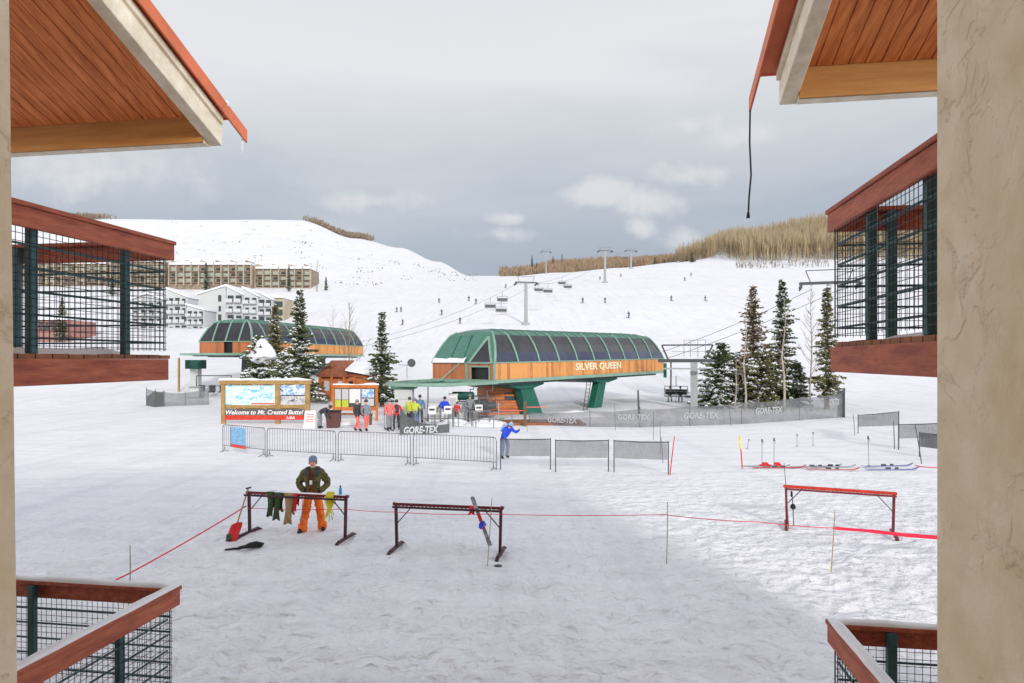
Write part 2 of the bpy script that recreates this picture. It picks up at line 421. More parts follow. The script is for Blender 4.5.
def text(name, s, width, height, m, parent, loc, rot=(0, 0, 0), shear=0, bold=.012, depth=.012):
    cu = bpy.data.curves.new('letters', 'FONT'); cu.body = s; cu.size = 1; cu.shear = shear; cu.offset = bold
    cu.resolution_u = 2; cu.extrude = .001; cu.fill_mode = 'BOTH'
    o = bpy.data.objects.new('letters', cu); COL.objects.link(o)
    dg = bpy.context.evaluated_depsgraph_get()
    me = bpy.data.meshes.new_from_object(o.evaluated_get(dg))
    bpy.data.objects.remove(o); bpy.data.curves.remove(cu)
    xs = [v.co.x for v in me.vertices]; ys = [v.co.y for v in me.vertices]
    x0, x1, y0, y1 = min(xs), max(xs), min(ys), max(ys)
    for v in me.vertices:
        x = (v.co.x - x0) / (x1 - x0) * width; z = (v.co.y - y0) / (y1 - y0) * height
        v.co = (x, -depth if v.co.z > 0 else 0, z)
    me.materials.clear(); me.materials.append(m); me.name = name
    ob = bpy.data.objects.new(name, me); COL.objects.link(ob); ob.parent = parent
    ob.location = loc; ob.rotation_euler = rot
    return ob

# ------------------------------------------------------------------ ground
def build_ground():
    rows = [-70, -50, -35, -22, -12, -5, 0, 3, 5]
    y = 6.0
    while y < 46: rows.append(y); y *= 1.010
    while y < 900: rows.append(y); y *= 1.02
    rows += [900, 1100, 1500]
    nc = 420
    vs = []; fs = []
    for y in rows:
        Wd = max(60, 1.75 * y)
        for i in range(nc + 1):
            u = 2 * i / nc - 1
            x = Wd * (.3 * u + .7 * u**3) if y < 46 else Wd * (.7 * u + .3 * u**3) * 1
            if 20 < y < 46:
                k = (y - 20) / 26
                x = Wd * ((.3 + .4 * k) * u + (.7 - .4 * k) * u**3)
            if y > 900: z = tz(x, 900, True) - (y - 900) * .1
            else: z = tz(x, y, True)
            if 5 < y < 60:
                a = min(1, (60 - y) / 14)
                q = Vector((x, y, 0))
                a *= 1 - .72 * max(0, min(1, (y - 15) / 10)); z += a * (.045 * noise.noise(q * 1.7) + .06 * noise.noise(q * 3.6 + Vector((9, 3, 1))) + .05 * noise.noise(q * .3))
            vs.append((x, y, z))
    n = nc + 1
    for r in range(len(rows) - 1):
        for i in range(nc):
            a = r * n + i
            fs.append((a, a + 1, a + n + 1, a + n))
    b = MB(); b.v = vs; b.f = fs; b.m = [0] * len(fs)
    g = b.build('ground', M['snow'], smooth=True, recalc=False); g['kind'] = 'structure'
build_ground()

# ------------------------------------------------------------------ our building
def wpts(*l): return [W(*p) for p in l]
def wbox(b, u0, u1, v0, v1, z0, z1, mi=0, du=0):
    vs = []
    for z, sh in ((z0, -du), (z1, du)):
        for (u, v) in ((u0, v0), (u1, v0), (u1, v1), (u0, v1)):
            vs.append(W(u + sh, v, z))
    return b.add(vs, [(0,3,2,1),(4,5,6,7),(0,1,5,4),(1,2,6,5),(2,3,7,6),(3,0,4,7)], mi)
b = MB(); wbox(b, .927, 7.6, -.8, 2.05, -.3, 7.45); b.add([], [])
o = b.build('stucco_wall', M['stucco']); tag(o, 'rough tan stucco wall filling the right edge of the view', 'wall')
b = MB(); wbox(b, -9, -2.125, -.8, 2.05, -.3, 7.45)
# slight lean of the near arris
for i, p in enumerate(b.v):
    lean = -.0118 * (p[2] - 4)
    b.v[i] = (p[0] + lean, p[1], p[2])
o = b.build('stucco_wall', M['stucco']); tag(o, 'narrow strip of pale stucco wall along the left edge', 'wall')

# main body and roof behind the viewer (casts the long shade on the snow)
t = thing('lodge_building', 'stucco lodge body rising behind the balconies', 'building', W(0, -3, 0))
def loc(p, t): return p - t.location
b = MB(); wbox(b, -16, 7.6, -12, -3.6, -.3, 8.8); b.v = [tuple(Vector(p) - t.location) for p in b.v]; b.build('wall', M['stucco'], t)
b = MB(); b.prism(wpts((-16.5, -3.3, 8.9), (-16.5, -6.3, 10.6), (-16.5, -12.4, 8.9)), U * 24.4)
b.v = [tuple(Vector(p) - t.location) for p in b.v]; b.build('roof', M['redmetal'], t)

def roof_wing(u_in, u_out, label, ve=5.85, z0=6.15, over=.15, vt=6.2):
    """sloping eave: rake at u_in, running away from the opening to u_out"""
    s = 1 if u_out > u_in else -1
    SL = .393
    t = thing('sloping_roof', label, 'roof', W(u_in, ve, z0))
    def Z(v, off=0): return z0 + (ve - v) * SL + off
    def fin(b, name, m, parent=t, **k):
        b.v = [tuple(Vector(p) - t.location) for p in b.v]
        return b.build(name, m, parent, **k)
    vb = -.5
    # rake beam
    b = MB(); u0, u1 = u_in, u_in + s * .13
    b.prism(wpts((u0, ve, Z(ve)), (u0, ve, Z(ve, .26)), (u0, vb, Z(vb, .26)), (u0, vb, Z(vb))), U * (u1 - u0))
    fin(b, 'rake_beam', M['whitebeam'], bevel=.006)
    # trim strip on its outer face
    b = MB()
    b.prism(wpts((u0 - s * .03, ve - .03, Z(ve, .20)), (u0 - s * .03, ve - .03, Z(ve, .27)), (u0 - s * .03, vb, Z(vb, .27)), (u0 - s * .03, vb, Z(vb, .20))), U * (s * .028))
    fin(b, 'trim_strip', M['whitebeam'])
    # eave beam: white under face, tan inner face
    b = MB(); ue = u_out
    b.prism(wpts((u1 + s*.002, ve, Z(ve)), (u1 + s*.002, ve, Z(ve, .23)), (u1 + s*.002, ve - .11, Z(ve, .23)), (u1 + s*.002, ve - .11, Z(ve))), U * (ue - u1))
    fin(b, 'eave_beam', M['whitebeam'])
    b = MB()
    b.prism(wpts((u1 + s*.002, ve - .112, Z(ve, .004)), (u1 + s*.002, ve - .112, Z(ve, .28)), (u1 + s*.002, ve - .135, Z(ve, .28)), (u1 + s*.002, ve - .135, Z(ve, .004))), U * (ue - u1))
    fin(b, 'inner_facing', M['tanbeam'])
    # soffit boards
    b = MB(); w = .125; u = u1; r = random.Random(3)
    while s * (ue - u) > 0:
        dz = .20 + r.uniform(-.002, .002)
        ua, ub = u + s * .006, u + s * (w - .006)
        b.prism(wpts((ua, ve - .14, Z(ve - .14, dz)), (ua, ve - .14, Z(ve - .14, dz + .02)), (ua, vb, Z(vb, dz + .02)), (ua, vb, Z(vb, dz))), U * (ub - ua))
        u += s * w
    # boards' backing
    b.prism(wpts((u1, ve - .14, Z(ve - .14, .215)), (u1, ve - .14, Z(ve - .14, .24)), (u1, vb, Z(vb, .24)), (u1, vb, Z(vb, .215))), U * (ue - u1))
    fin(b, 'soffit', M['soffit'])
    # metal roof sheet and its edge, running past the beams
    b = MB(); uo = u_in - s * over; v2 = ve + .02
    b.prism(wpts((uo, v2, Z(v2, .29)), (uo, v2, Z(v2, .33)), (uo, vb, Z(vb, .33)), (uo, vb, Z(vb, .29))), U * (ue - uo))
    fin(b, 'metal_roof', M['redmetal'])
    b = MB(); uo2 = uo - s * .02; v2 = vt
    b.prism(wpts((uo2, v2 + .01, Z(v2, .24)), (uo2, v2 + .01, Z(v2, .37)), (uo2, vb, Z(vb, .37)), (uo2, vb, Z(vb, .24))), U * (s * .018))
    b.prism(wpts((uo2 + s*.02, ve + .022, Z(ve, .27)), (uo2 + s*.02, ve + .022, Z(ve, .36)), (uo2 + s*.02, ve + .04, Z(ve, .36)), (uo2 + s*.02, ve + .04, Z(ve, .27))), U * (ue - uo2))
    fin(b, 'edge_flashing', M['redmetal'])
    return t, Z
tl, ZL = roof_wing(-3.83, -9, 'cedar soffited roof eave with white rake beam, above the upper left balcony', 5.99, 6.127, .07, 6.28)
tr_, Z = roof_wing(1.40, 7.7, 'cedar soffited roof eave with a black cable at its tip, above the upper right balcony', 5.83, 6.16, .15, 6.2)
# snow lump and icicle on the left roof edge
b = MB()
for k in range(7):
    v = 5.95 - k * .16
    c = W(-3.84 - .03 * k, v, ZL(v, .36))
    b.lathe(c, [(.02, -.02), (.11, 0), (.10, .05), (.03, .08 + .01 * (k % 3))], 8)
o = b.build('roof_snow', M['cap'], smooth=True); tag(o, 'thin ridge of old snow on the left roof edge', 'snow')
o['kind'] = 'stuff'
b = MB(); c = W(-3.78, 6.26, ZL(6.26, .24)); b.tube(c + Vector((0, 0, .02)), c + Vector((0, 0, -.13)), .008, .001, 6)
o = b.build('icicle', M['cap']); tag(o, 'tiny icicle at the lower tip of the left roof', 'icicle')
# hanging cable
b = MB(); top = W(1.24, 6.2, 6.28); 
pts = [top + Vector((0, 0, .02)), top + Vector((-.005, 0, -.3)), top + Vector((.008, 0, -.6)), top + Vector((-.01, 0, -.80)), top + Vector((-.018, 0, -.97))]
b.path(pts, .008, 6); b.path([pts[-1] + Vector((0, 0, .03)), pts[-1] + Vector((0, 0, -.02))], [.012, .018], 8)
o = b.build('hanging_cable', M['black']); tag(o, 'thin black cable dangling from the tip of the right roof', 'cable')

def balcony(s, u_side, v_out, zf, ztop, posts_side, posts_front, u_len, label, snowy, floor=True):
    """s=+1: balcony lies to the right of its side rail; -1: to the left"""
    t = thing('balcony', label, 'balcony', W(u_side, v_out, zf), 0, 'balconies of the lodge')
    def fin(b, name, m, parent=t, **k):
        b.v = [tuple(Vector(p) - t.location) for p in b.v]
        return b.build(name, m, parent, **k)
    ub = u_side + s * u_len; v_in = 2.06
    zr = ztop
    # rails: fascia boards with a cap
    b = MB(); wbox(b, u_side - .02, u_side + .02, v_in, v_out, zr - .175, zr - .035)
    fin(b, 'side_rail', M['redwood'], bevel=.004)
    b = MB(); wbox(b, min(u_side - s*.032, u_side + s*.075), max(u_side - s*.032, u_side + s*.075), v_in, v_out + .012, zr - .034, zr)
    wbox(b, min(u_side + s*.07, ub), max(u_side + s*.07, ub), v_out - .10, v_out + .012, zr - .034, zr)
    cap = fin(b, 'rail_cap', M['redwood'], bevel=.004)
    b = MB(); wbox(b, min(u_side + s*.022, ub), max(u_side + s*.022, ub), v_out - .04, v_out, zr - .175, zr - .036)
    fin(b, 'front_rail', M['redwood'], bevel=.004)
    # rim boards round the deck
    b = MB(); wbox(b, u_side - .02, u_side + .02, v_in, v_out - .08, zf - .2, zf - .012)
    wbox(b, min(u_side + s*.022, ub), max(u_side + s*.022, ub), v_out - .12, v_out - .08, zf - .2, zf - .013)
    fin(b, 'rim_board', M['redwood'], bevel=.004)
    # deck boards with gaps
    b = MB(); v = v_in; r = random.Random(5)
    while v < v_out - .14:
        wbox(b, min(u_side + s*.01, ub), max(u_side + s*.01, ub), v, v + .13, zf - .010, zf + .025 + r.uniform(-.003, .003)); v += .142
    fin(b, 'deck', M['deck'])
    # posts
    for v in posts_side:
        b = MB(); us = u_side + s*.062
        wbox(b, us - .028, us + .028, v - .032, v + .032, zf + .026, zr - .036)
        fin(b, 'post', M['teal'], bevel=.006)
    for u in posts_front:
        b = MB(); wbox(b, u - .034, u + .034, v_out - .12, v_out - .062, zf + .026, zr - .037)
        fin(b, 'post', M['teal'], bevel=.006)
    # horizontal bars and welded mesh
    z0, z1 = zf + .08, zr - .18
    bs = MB(); us = u_side - s*.0; uf = v_out - .02
    nb = 5
    for k in range(nb):
        z = z0 + (z1 - z0) * (k + .35) / nb
        bs.tube(W(u_side + s*.028, v_in, z), W(u_side + s*.028, v_out - .12, z), .009, n=6)
        bs.tube(W(u_side + s*.05, v_out - .045, z), W(ub, v_out - .045, z), .009, n=6)
    fin(bs, 'cross_bars', M['teal'])
    m = MB(); w = .0029
    v = v_in
    while v <= v_out - .1:
        m.tube(W(u_side, v, z0 - .02), W(u_side, v, zr - .176), w, n=3, cap=False); v += .055
    m.tube(W(u_side, v_out - .12, z0 - .02), W(u_side, v_out - .12, zr - .176), w * 2, n=4, cap=False)
    z = z0
    while z <= z1:
        m.tube(W(u_side, v_in, z), W(u_side, v_out - .12, z), w, n=3, cap=False)
        m.tube(W(u_side + s*.04, v_out - .028, z), W(ub, v_out - .028, z), w, n=3, cap=False); z += .055
    u = u_side + s*.05
    while s * (ub - u) > 0:
        m.tube(W(u, v_out - .028, z0 - .02), W(u, v_out - .028, zr - .176), w, n=3, cap=False); u += s * .055
    fin(m, 'wire_mesh', M['wire'], recalc=False)
    # snow
    b = MB()
    if snowy:
        r = random.Random(11)
        def ridge(pa, pb, wd, hmax, n=26):
            pa, pb = Vector(pa), Vector(pb); d = (pb - pa); side = d.cross(Vector((0, 0, 1))).normalized()
            vs = []
            for i in range(n + 1):
                p = pa + d * (i / n); hh = hmax * (.75 + .5 * noise.noise(p * 3)); ww = wd * (.9 + .2 * noise.noise(p * 5 + Vector((4, 4, 4))))
                if i in (0, n): hh *= .5
                for q, hz in ((-.5, 0), (-.46, .6), (-.25, 1), (.25, 1), (.46, .6), (.5, 0)):
                    vs.append(p + side * ww * q + Vector((0, 0, hh * hz)))
            fs = [(i*6 + k, i*6 + k + 1, (i+1)*6 + k + 1, (i+1)*6 + k) for i in range(n) for k in range(5)]
            fs += [(0, 1, 2, 3, 4, 5), tuple(n*6 + k for k in range(5, -1, -1))]
            b.add(vs, fs)
        ridge(W(u_side + s*.022, v_in, zr - .001), W(u_side + s*.022, v_out - .005, zr - .001), .096, .035)
        ridge(W(u_side + s*.0, v_out - .045, zr - .002), W(ub, v_out - .045, zr - .002), .10, .035)
        sn = fin(b, 'rail_snow', M['cap'], smooth=True)
    else:
        vs = []; n = 24
        for j in range(9):
            for i in range(n + 1):
                v = v_in + .3 + (v_out - .45 - v_in) * j / 8; u = u_side + s * (.14 + (u_len - .3) * i / n)
                edge = 0 if i in (0, n) or j in (0, 8) else 1
                vs.append(W(u, v, zf + .022 + edge * (.05 + .03 * noise.noise(Vector((u * 2, v * 2, 0))))))
        b.add(vs, [(j*(n+1)+i, j*(n+1)+i+1, (j+1)*(n+1)+i+1, (j+1)*(n+1)+i) for j in range(8) for i in range(n)])
        fin(b, 'deck_snow', M['cap'], smooth=True)
    return t
balcony(-1, -4.0, 5.48, 4.02, 5.09, [4.06, 4.96], [-5.55, -6.9], 3.4, 'upper left balcony with red rail, level with the eye', False)
balcony(1, 1.68, 5.42, 4.11, 5.168, [3.93, 4.76], [2.09, 3.4, 4.7], 3.4, 'upper right balcony with red rail, level with the eye', False)
balcony(-1, -4.0, 5.56, .92, 1.895, [3.98, 4.90], [-5.46, -6.9], 3.4, 'lower left balcony with snow along its rail, near the bottom left corner', True)
balcony(1, 1.68, 5.42, .92, 1.975, [3.93, 4.76], [2.09, 3.4, 4.7], 3.4, 'lower right balcony with snow along its rail, by the bottom of the stucco wall', True)

# ------------------------------------------------------------------ lift terminals
def terminal(label, A, ang, zoff, variant, Lg=24.7, Wd=6.04):
    """local x = length, y = width, z up from the snow; corner A is the near right one"""
    t = thing('lift_terminal', label, 'lift station', A, ang)
    zo = zoff
    lv = [(3.8, 0, 0), (4.4, .20, .26), (5.1, .52, .60), (5.74, .98, .95), (5.97, 1.35, 1.25), (6.13, 1.95, 1.7), (6.22, 2.9, 2.4)]
    lv = [(z + zo, s_, e) for z, s_, e in lv]
    def ring(l): z, s_, e = l; return [(e, s_, z), (Lg - e, s_, z), (Lg - e, Wd - s_, z), (e, Wd - s_, z)]
    roof = MB(); gl = MB(); endp = MB()
    for i in range(len(lv) - 1):
        a, c = ring(lv[i]), ring(lv[i+1])
        for k in range(4):
            q = [a[k], a[(k+1) % 4], c[(k+1) % 4], c[k]]
            if i < 3:
                if k == 3: endp.add(q, [(0, 1, 2, 3)])
                else: gl.add(q, [(0, 1, 2, 3)])
            else: roof.add(q, [(0, 1, 2, 3)])
    roof.add(ring(lv[-1]), [(0, 1, 2, 3)])
    rf = roof.build('roof', M['green'], t, recalc=False)
    gl.build('glazing', M['glass'], t, recalc=False)
    endp.build('end_panel', M['palegreen' if False else 'green'] if variant == 1 else M['glass'], t, recalc=False)
    for k_ in range(1, 24):
        x_ = Lg * k_ / 24
        h_ = [(s_, z + .02) for z, s_, e in lv[3:] if e < x_ < Lg - e]
        pts = [(x_, a_, z) for a_, z in h_] + [(x_, Wd - a_, z) for a_, z in reversed(h_)]
        b = MB(); b.path(pts, .028, 4); b.build('roof_seam', M['green'], t)
    # curved ribs, each a thing to count
    def rib(x, y_side, n1=4):
        b = MB(); pts = []
        for (z, s_, e) in lv[:n1+1]:
            xx = x if 0 < x < Lg else (e if x <= 0 else Lg - e)
            pts.append(Vector((xx, s_ - .03 if y_side == 0 else Wd - s_ + .03, z)))
        for i in range(len(pts) - 1): b.bar(pts[i], pts[i+1], .15, .10, up=(0, -1, .3))
        return b
    nr = 11
    for side in (0, 1):
        for k in range(nr):
            x = k * Lg / (nr - 1)
            # follow the shrinking length near the ends
            rib(x, side).build('rib', M['palegreen'], t)
    # navy sheet over the lower glazing: a bluish reflection put in as colour
    b = MB(); 
    for side in (0,):
        a0, a1 = lv[0], lv[1]
        f = 1.35
        b.add([(.15, a0[1] - .015, a0[0] + .02), (Lg - .15, a0[1] - .015, a0[0] + .02), (Lg - .3, a1[1] - .005, a1[0] + .12), (.3, a1[1] - .005, a1[0] + .12)], [(0, 1, 2, 3)])
    b.build('pane_reflection', M['navy'], t, recalc=False)
    if variant == 1:
        # triangular window in the sloping end, frame bars
        def on_end(y, f, out=.03):
            # f 0..1 from band top to level 3
            z = lv[0][0] + (lv[3][0] - lv[0][0]) * f
            for i in range(3):
                if z <= lv[i+1][0] + 1e-6: break
            q = (z - lv[i][0]) / (lv[i+1][0] - lv[i][0]); e = lv[i][2] + (lv[i+1][2] - lv[i][2]) * q
            return Vector((e - out, y, z))
        b = MB(); 
        apex, b0, b1 = (1.25, .93), .25, 2.35
        prev = None; n = 5
        L_ = [on_end(b0 + (apex[0] - .0 - b0) * k / n, apex[1] * k / n) for k in range(n + 1)]
        R_ = [on_end(b1 + (apex[0] - b1) * k / n, apex[1] * k / n) for k in range(n + 1)]
        for k in range(n): b.add([L_[k], R_[k], R_[k+1], L_[k+1]], [(0, 3, 2, 1)])
        b.build('end_window', M['glass'], t, recalc=False)
        b = MB()
        for k in range(n): b.bar(L_[k], L_[k+1], .16, .10, up=(1, 0, 0)); b.bar(R_[k], R_[k+1], .16, .10, up=(1, 0, 0))
        b.bar(L_[0], R_[0], .16, .12)
        b.build('window_frame', M['palegreen'], t)
        for ya, yb_ in ((4.35, 3.95), (3.0, 2.9)):
            b = MB(); b.bar(on_end(ya, 0), on_end(yb_, 1.0), .07, .06, up=(1, 0, 0)); b.build('panel_seam', M['deepgreen'], t)
        b = MB(); vs = []
        for i in range(9):
            y = 2.7 + 3.2 * i / 8; h = .18 + .12 * noise.noise(Vector((y * 2, 0, 1)))
            p = on_end(y, 0, .0); q = on_end(y, h / 1.9 + .05, .02)
            vs += [p + Vector((-.16, 0, .02)), p + Vector((-.10, 0, .2)), q + Vector((-.02, 0, .05))]
        b.add(vs, [(i*3+k, i*3+3+k, i*3+4+k, i*3+1+k) for i in range(8) for k in range(2)])
        b.build('snow_ledge', M['cap'], t, smooth=True)
    else:
        for yy in (0, 1.5, 3.0, 4.5, 6.04):
            b = MB(); pts = [Vector((e - .03, min(max(yy, s_), Wd - s_), z)) for z, s_, e in lv[:5]]
            for i in range(4): b.bar(pts[i], pts[i+1], .14, .1, up=(-1, 0, .3))
            b.build('rib', M['palegreen'], t)
    # timber band: long sides and ends as separate meshes
    zb0, zb1 = 2.66 + zo, 3.8 + zo
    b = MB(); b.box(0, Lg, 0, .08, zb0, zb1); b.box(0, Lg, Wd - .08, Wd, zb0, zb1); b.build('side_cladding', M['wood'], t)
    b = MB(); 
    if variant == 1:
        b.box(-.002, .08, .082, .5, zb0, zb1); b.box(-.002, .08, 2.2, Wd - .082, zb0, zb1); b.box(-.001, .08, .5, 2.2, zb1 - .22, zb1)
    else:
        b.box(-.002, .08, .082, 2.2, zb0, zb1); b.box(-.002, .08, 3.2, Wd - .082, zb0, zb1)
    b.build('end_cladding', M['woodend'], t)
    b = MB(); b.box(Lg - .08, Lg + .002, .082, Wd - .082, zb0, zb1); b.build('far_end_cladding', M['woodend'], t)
    b = MB(); b.box(.25, .3, .3, 3.4, zb0, zb1 - .05); b.build('dark_opening', M['black'], t)
    if variant == 1:
        b = MB(); b.box(-.05, .0, .42, .52, zb0, zb1 - .2); b.box(-.05, .0, 2.18, 2.28, zb0, zb1 - .2); b.box(-.05, 0, .52, 2.18, zb1 - .3, zb1 - .2)
        b.build('door_frame', M['palegreen'], t)
        b = MB(); b.box(-.06, .0, 2.5, 2.68, zb0, zb1); b.box(-.06, .1, -.04, .1, zb0, zb1); b.build('corner_post', M['palegreen'], t)
        b = MB(); b.bar((-.05, 3.2, zb1), (-1.3, 4.0, zb0 - .1), .07, .07); b.build('stay', M['palegreen'], t)
    b = MB(); b.box(-.08, Lg + .1, -.10, Wd + .1, zb0 - .24, zb0 - .002); b.build('bottom_trim', M['palegreen'], t)
    b = MB(); b.box(.6, Lg - .6, .5, Wd - .5, zb0 - .42, zb0 - .26); b.build('underside', M['dsteel'], t)
    b = MB(); b.box(-.05, Lg + .05, -.05, .0 - .002, zb1 - .03, zb1 + .05); b.box(-.09, -.052, -.05, Wd + .05, zb1 - .03, zb1 + .05); b.build('sill_strip', M['palegreen'], t)
    # end loop (guard round the bullwheel)
    k = 6.0 if variant == 1 else 4.5; b = MB(); n = 24; cy = Wd / 2; ry = 3.4
    out_ = [(-k * math.sin(PI * i / n) ** .8 - .1, cy - ry * math.cos(PI * i / n)) for i in range(n + 1)]
    inn = [((x + .1) * .90 - .1, cy + (y - cy) * .90) for x, y in out_]
    z0, z1 = zb0 - .26, zb0 - .06
    vs = [(x, y, z0) for x, y in out_] + [(x, y, z1) for x, y in out_] + [(x, y, z0) for x, y in inn] + [(x, y, z1) for x, y in inn]
    m_ = n + 1; fs = []
    for i in range(n): fs += [(i, i+1, m_+i+1, m_+i), (2*m_+i, 3*m_+i, 3*m_+i+1, 2*m_+i+1), (m_+i, m_+i+1, 3*m_+i+1, 3*m_+i), (i, 2*m_+i, 2*m_+i+1, i+1)]
    b.add(vs, fs)
    b.build('guard_loop', M['palegreen'], t)
    b = MB()
    for yy in (1.2, 3.0, 4.8): b.bar((-.1, yy, z0 + .06), (-k * .8, cy + (yy - cy) * .5, z0 + .06), .12, .1)
    b.build('loop_spoke', M['green'], t)
    b = MB(); b.lathe((-k * .38, cy, z0 - .1), [(1.7, 0), (1.9, .04), (1.9, .1), (1.7, .14)], 28); b.build('bullwheel', M['dsteel'], t)
    b = MB()
    for x in ([4.6, 16.5] if variant == 1 else [5, 17]):
        b.bar((x + (1.5 if variant == 1 and x < 10 else -.6), 3.0, zb0 - .55), (x, 3.0, zb0 - .55), .5, .4)
    return t, zb0
A1 = Vector((-1.13, 44, 0))
a1 = math.atan2(.77, .638)
T1, zb = terminal('long curved lift terminal with green roof, dark glazing and orange timber band', A1, a1, 0, 1)
T1.rotation_euler = (0, R(-.75), a1)
text('lettering', 'SILVER QUEEN', 7.0, .66, M['letter'], T1, (9.6, -.012, 2.96), bold=.02, depth=.04)
# supports: leaning green legs with cross heads
def leg(xt, xb, w0, w1, y=1.2):
    b = MB(); ztop = 2.3; zb_ = -1.2
    b.add([(xt - w0, y - .35, ztop), (xt + w0, y - .35, ztop), (xt + w0, y + .35, ztop), (xt - w0, y + .35, ztop),
           (xb - w1, y - .35, zb_), (xb + w1, y - .35, zb_), (xb + w1, y + .35, zb_), (xb - w1, y + .35, zb_)],
          [(0,1,2,3), (7,6,5,4), (0,4,5,1), (1,5,6,2), (2,6,7,3), (3,7,4,0)])
    b.build('support_leg', M['deepgreen'], T1, bevel=.03)
    b = MB(); b.prism([(xt - 2.0, y - .5, 2.31), (xt + 2.0, y - .5, 2.31), (xt + 2.0, y - .5, 2.10), (xt + w0, y - .5, 1.86), (xt - w0, y - .5, 1.86), (xt - 2.0, y - .5, 2.10)], (0, 4.6, 0))
    b.build('cross_head', M['deepgreen'], T1)
leg(4.4, 6.0, .75, 1.05); leg(15.2, 13.9, .55, .62)
b = MB()
for q in (-1, 1):
    b.tube((12.5 + q * .28, .6, 2.2), (11.1 + q * .28, .2, -.9), .035, n=6)
for k in range(10):
    f = k / 9.5; b.tube((12.5 - 1.4 * f - .28, .6 - .4 * f, 2.1 - 3.0 * f), (12.5 - 1.4 * f + .28, .6 - .4 * f, 2.1 - 3.0 * f), .022, n=5)
b.build('ladder', M['dsteel'], T1)

A2p = GD(252, 65)
T2, _ = terminal('distant lift terminal with arched glazing, half hidden behind the snowy spruces', Vector((A2p.x, A2p.y, 0)), R(77), 2.05, 2)
b = MB()
for x in (4, 18):
    b.add([(x - .8, 2.4, 4.4), (x + .8, 2.4, 4.4), (x + .8, 3.4, 4.4), (x - .8, 3.4, 4.4), (x - 1, 2.3, .3), (x + 1, 2.3, .3), (x + 1, 3.5, .3), (x - 1, 3.5, .3)],
          [(0,1,2,3), (7,6,5,4), (0,4,5,1), (1,5,6,2), (2,6,7,3), (3,7,4,0)])
b.build('support_leg', M['dsteel'], T2)

def ground_thing(name, label, cat, px, y, rz=0, group=None):
    return thing(name, label, cat, G(px, y), rz, group)

# lamp on the guard loop
t = thing('round_floodlight', 'round dark floodlight on a stalk beside the terminal guard loop', 'floodlight', P(407, 378, 42.6))
b = MB(); b.tube((0, 0, 0), (0, 0, .9), .03); b.tube((0, 0, .82), (.2, 0, .9), .025); b.build('stalk', M['grey'], t)
b = MB(); b.path([(.30, .15, .98), (.30, -.05, .98), (.30, -.12, .98)], [.22, .27, .24], 16); b.build('lamp_head', M['dsteel'], t)
b = MB(); b.tube((0, 0, .82), (-.55, 0, .86), .025); b.build('side_arm', M['grey'], t)
# booth under the loop
t = thing('ticket_booth', 'small pale grey booth under the end of the terminal guard loop', 'booth', GD(404.5, 41.8))
b = MB(); b.box(-.55, .55, -.5, .5, 0, 2.15); b.build('wall', M['lgrey'], t)
b = MB(); 
for z in (.5, 1.0, 1.5): b.box(-.56, .56, -.51, .51, z, z + .03)
b.build('band', M['grey'], t)
b = MB(); b.box(-.75, .75, -.65, .65, 2.16, 2.34); b.build('roof', M['green'], t, bevel=.04)
b = MB(); b.tube((0, 0, 0), (0, 0, 2.6), .04); o = b.build('slim_pole', M['dsteel']); o.location = GD(428, 43); tag(o, 'slim dark pole under the guard loop, right of the booth', 'pole')
# clutter under the terminal
def boxy(name, label, cat, px, D, w, d, h, m, top=None, rz=0, z=0):
    t = thing(name, label, cat, GD(px, D) + Vector((0, 0, z)), rz)
    b = MB(); b.box(-w/2, w/2, -d/2, d/2, 0, h); b.build('case', m, t, bevel=min(w, h) * .04)
    b = MB(); b.box(-w/2 + .06, w/2 - .06, -d/2 - .02, -d/2 - .002, h * .12, h * .9); b.build('door', M['lgrey'] if m is not M['lgrey'] else M['white'], t)
    b = MB(); b.box(-w/2 - .04, w/2 + .04, -d/2 - .04, d/2 + .04, h + .002, h + .08); b.build('lid', top or m, t)
    return t
boxy('control_cabinet', 'tall pale control cabinet right of the person in blue jacket', 'cabinet', 453.5, 43.2, .55, .5, 1.7, M['white'])
boxy('control_cabinet', 'grey control cabinet with a dark display under the green drum', 'cabinet', 463, 43.4, .9, .5, 1.15, M['grey'])
boxy('control_cabinet', 'low white cabinet in the lift maze, between the lime jacket and the blue jacket', 'cabinet', 437, 42.6, 1.0, .5, 1.1, M['white'])
b = MB(); b.path([(-.75, 0, 0), (-.65, 0, 0), (.65, 0, 0), (.75, 0, 0)], [.2, .28, .28, .2], 12); o = b.build('drive_drum', M['darkgreen'], smooth=False); o.location = GD(463, 43.4) + Vector((0, 0, 1.62)); tag(o, 'dark green drum cover on top of the grey control cabinet', 'drum')
# red operator hut
t = thing('operator_hut', 'red boarded operator hut under the near end of the terminal', 'hut', GD(502, 48), R(20))
b = MB(); b.box(-1.25, 1.45, 0, 2, 0, 2.2); b.build('wall', M['cabin'], t)
b = MB(); b.box(.2, 1.1, -.03, -.002, 1.0, 1.6); b.build('window', M['window'], t)
b = MB(); b.prism([(-1.4, -.15, 2.2), (1.6, -.15, 2.2), (.1, -.15, 2.55)], (0, 2.3, 0)); b.build('roof', M['cabinv'], t)
b = MB()
for z in (.45, .9, 1.35): b.box(-1.27, 1.47, -.05, -.003, z, z + .12)
b.build('board_rail', M['orangewood'], t)
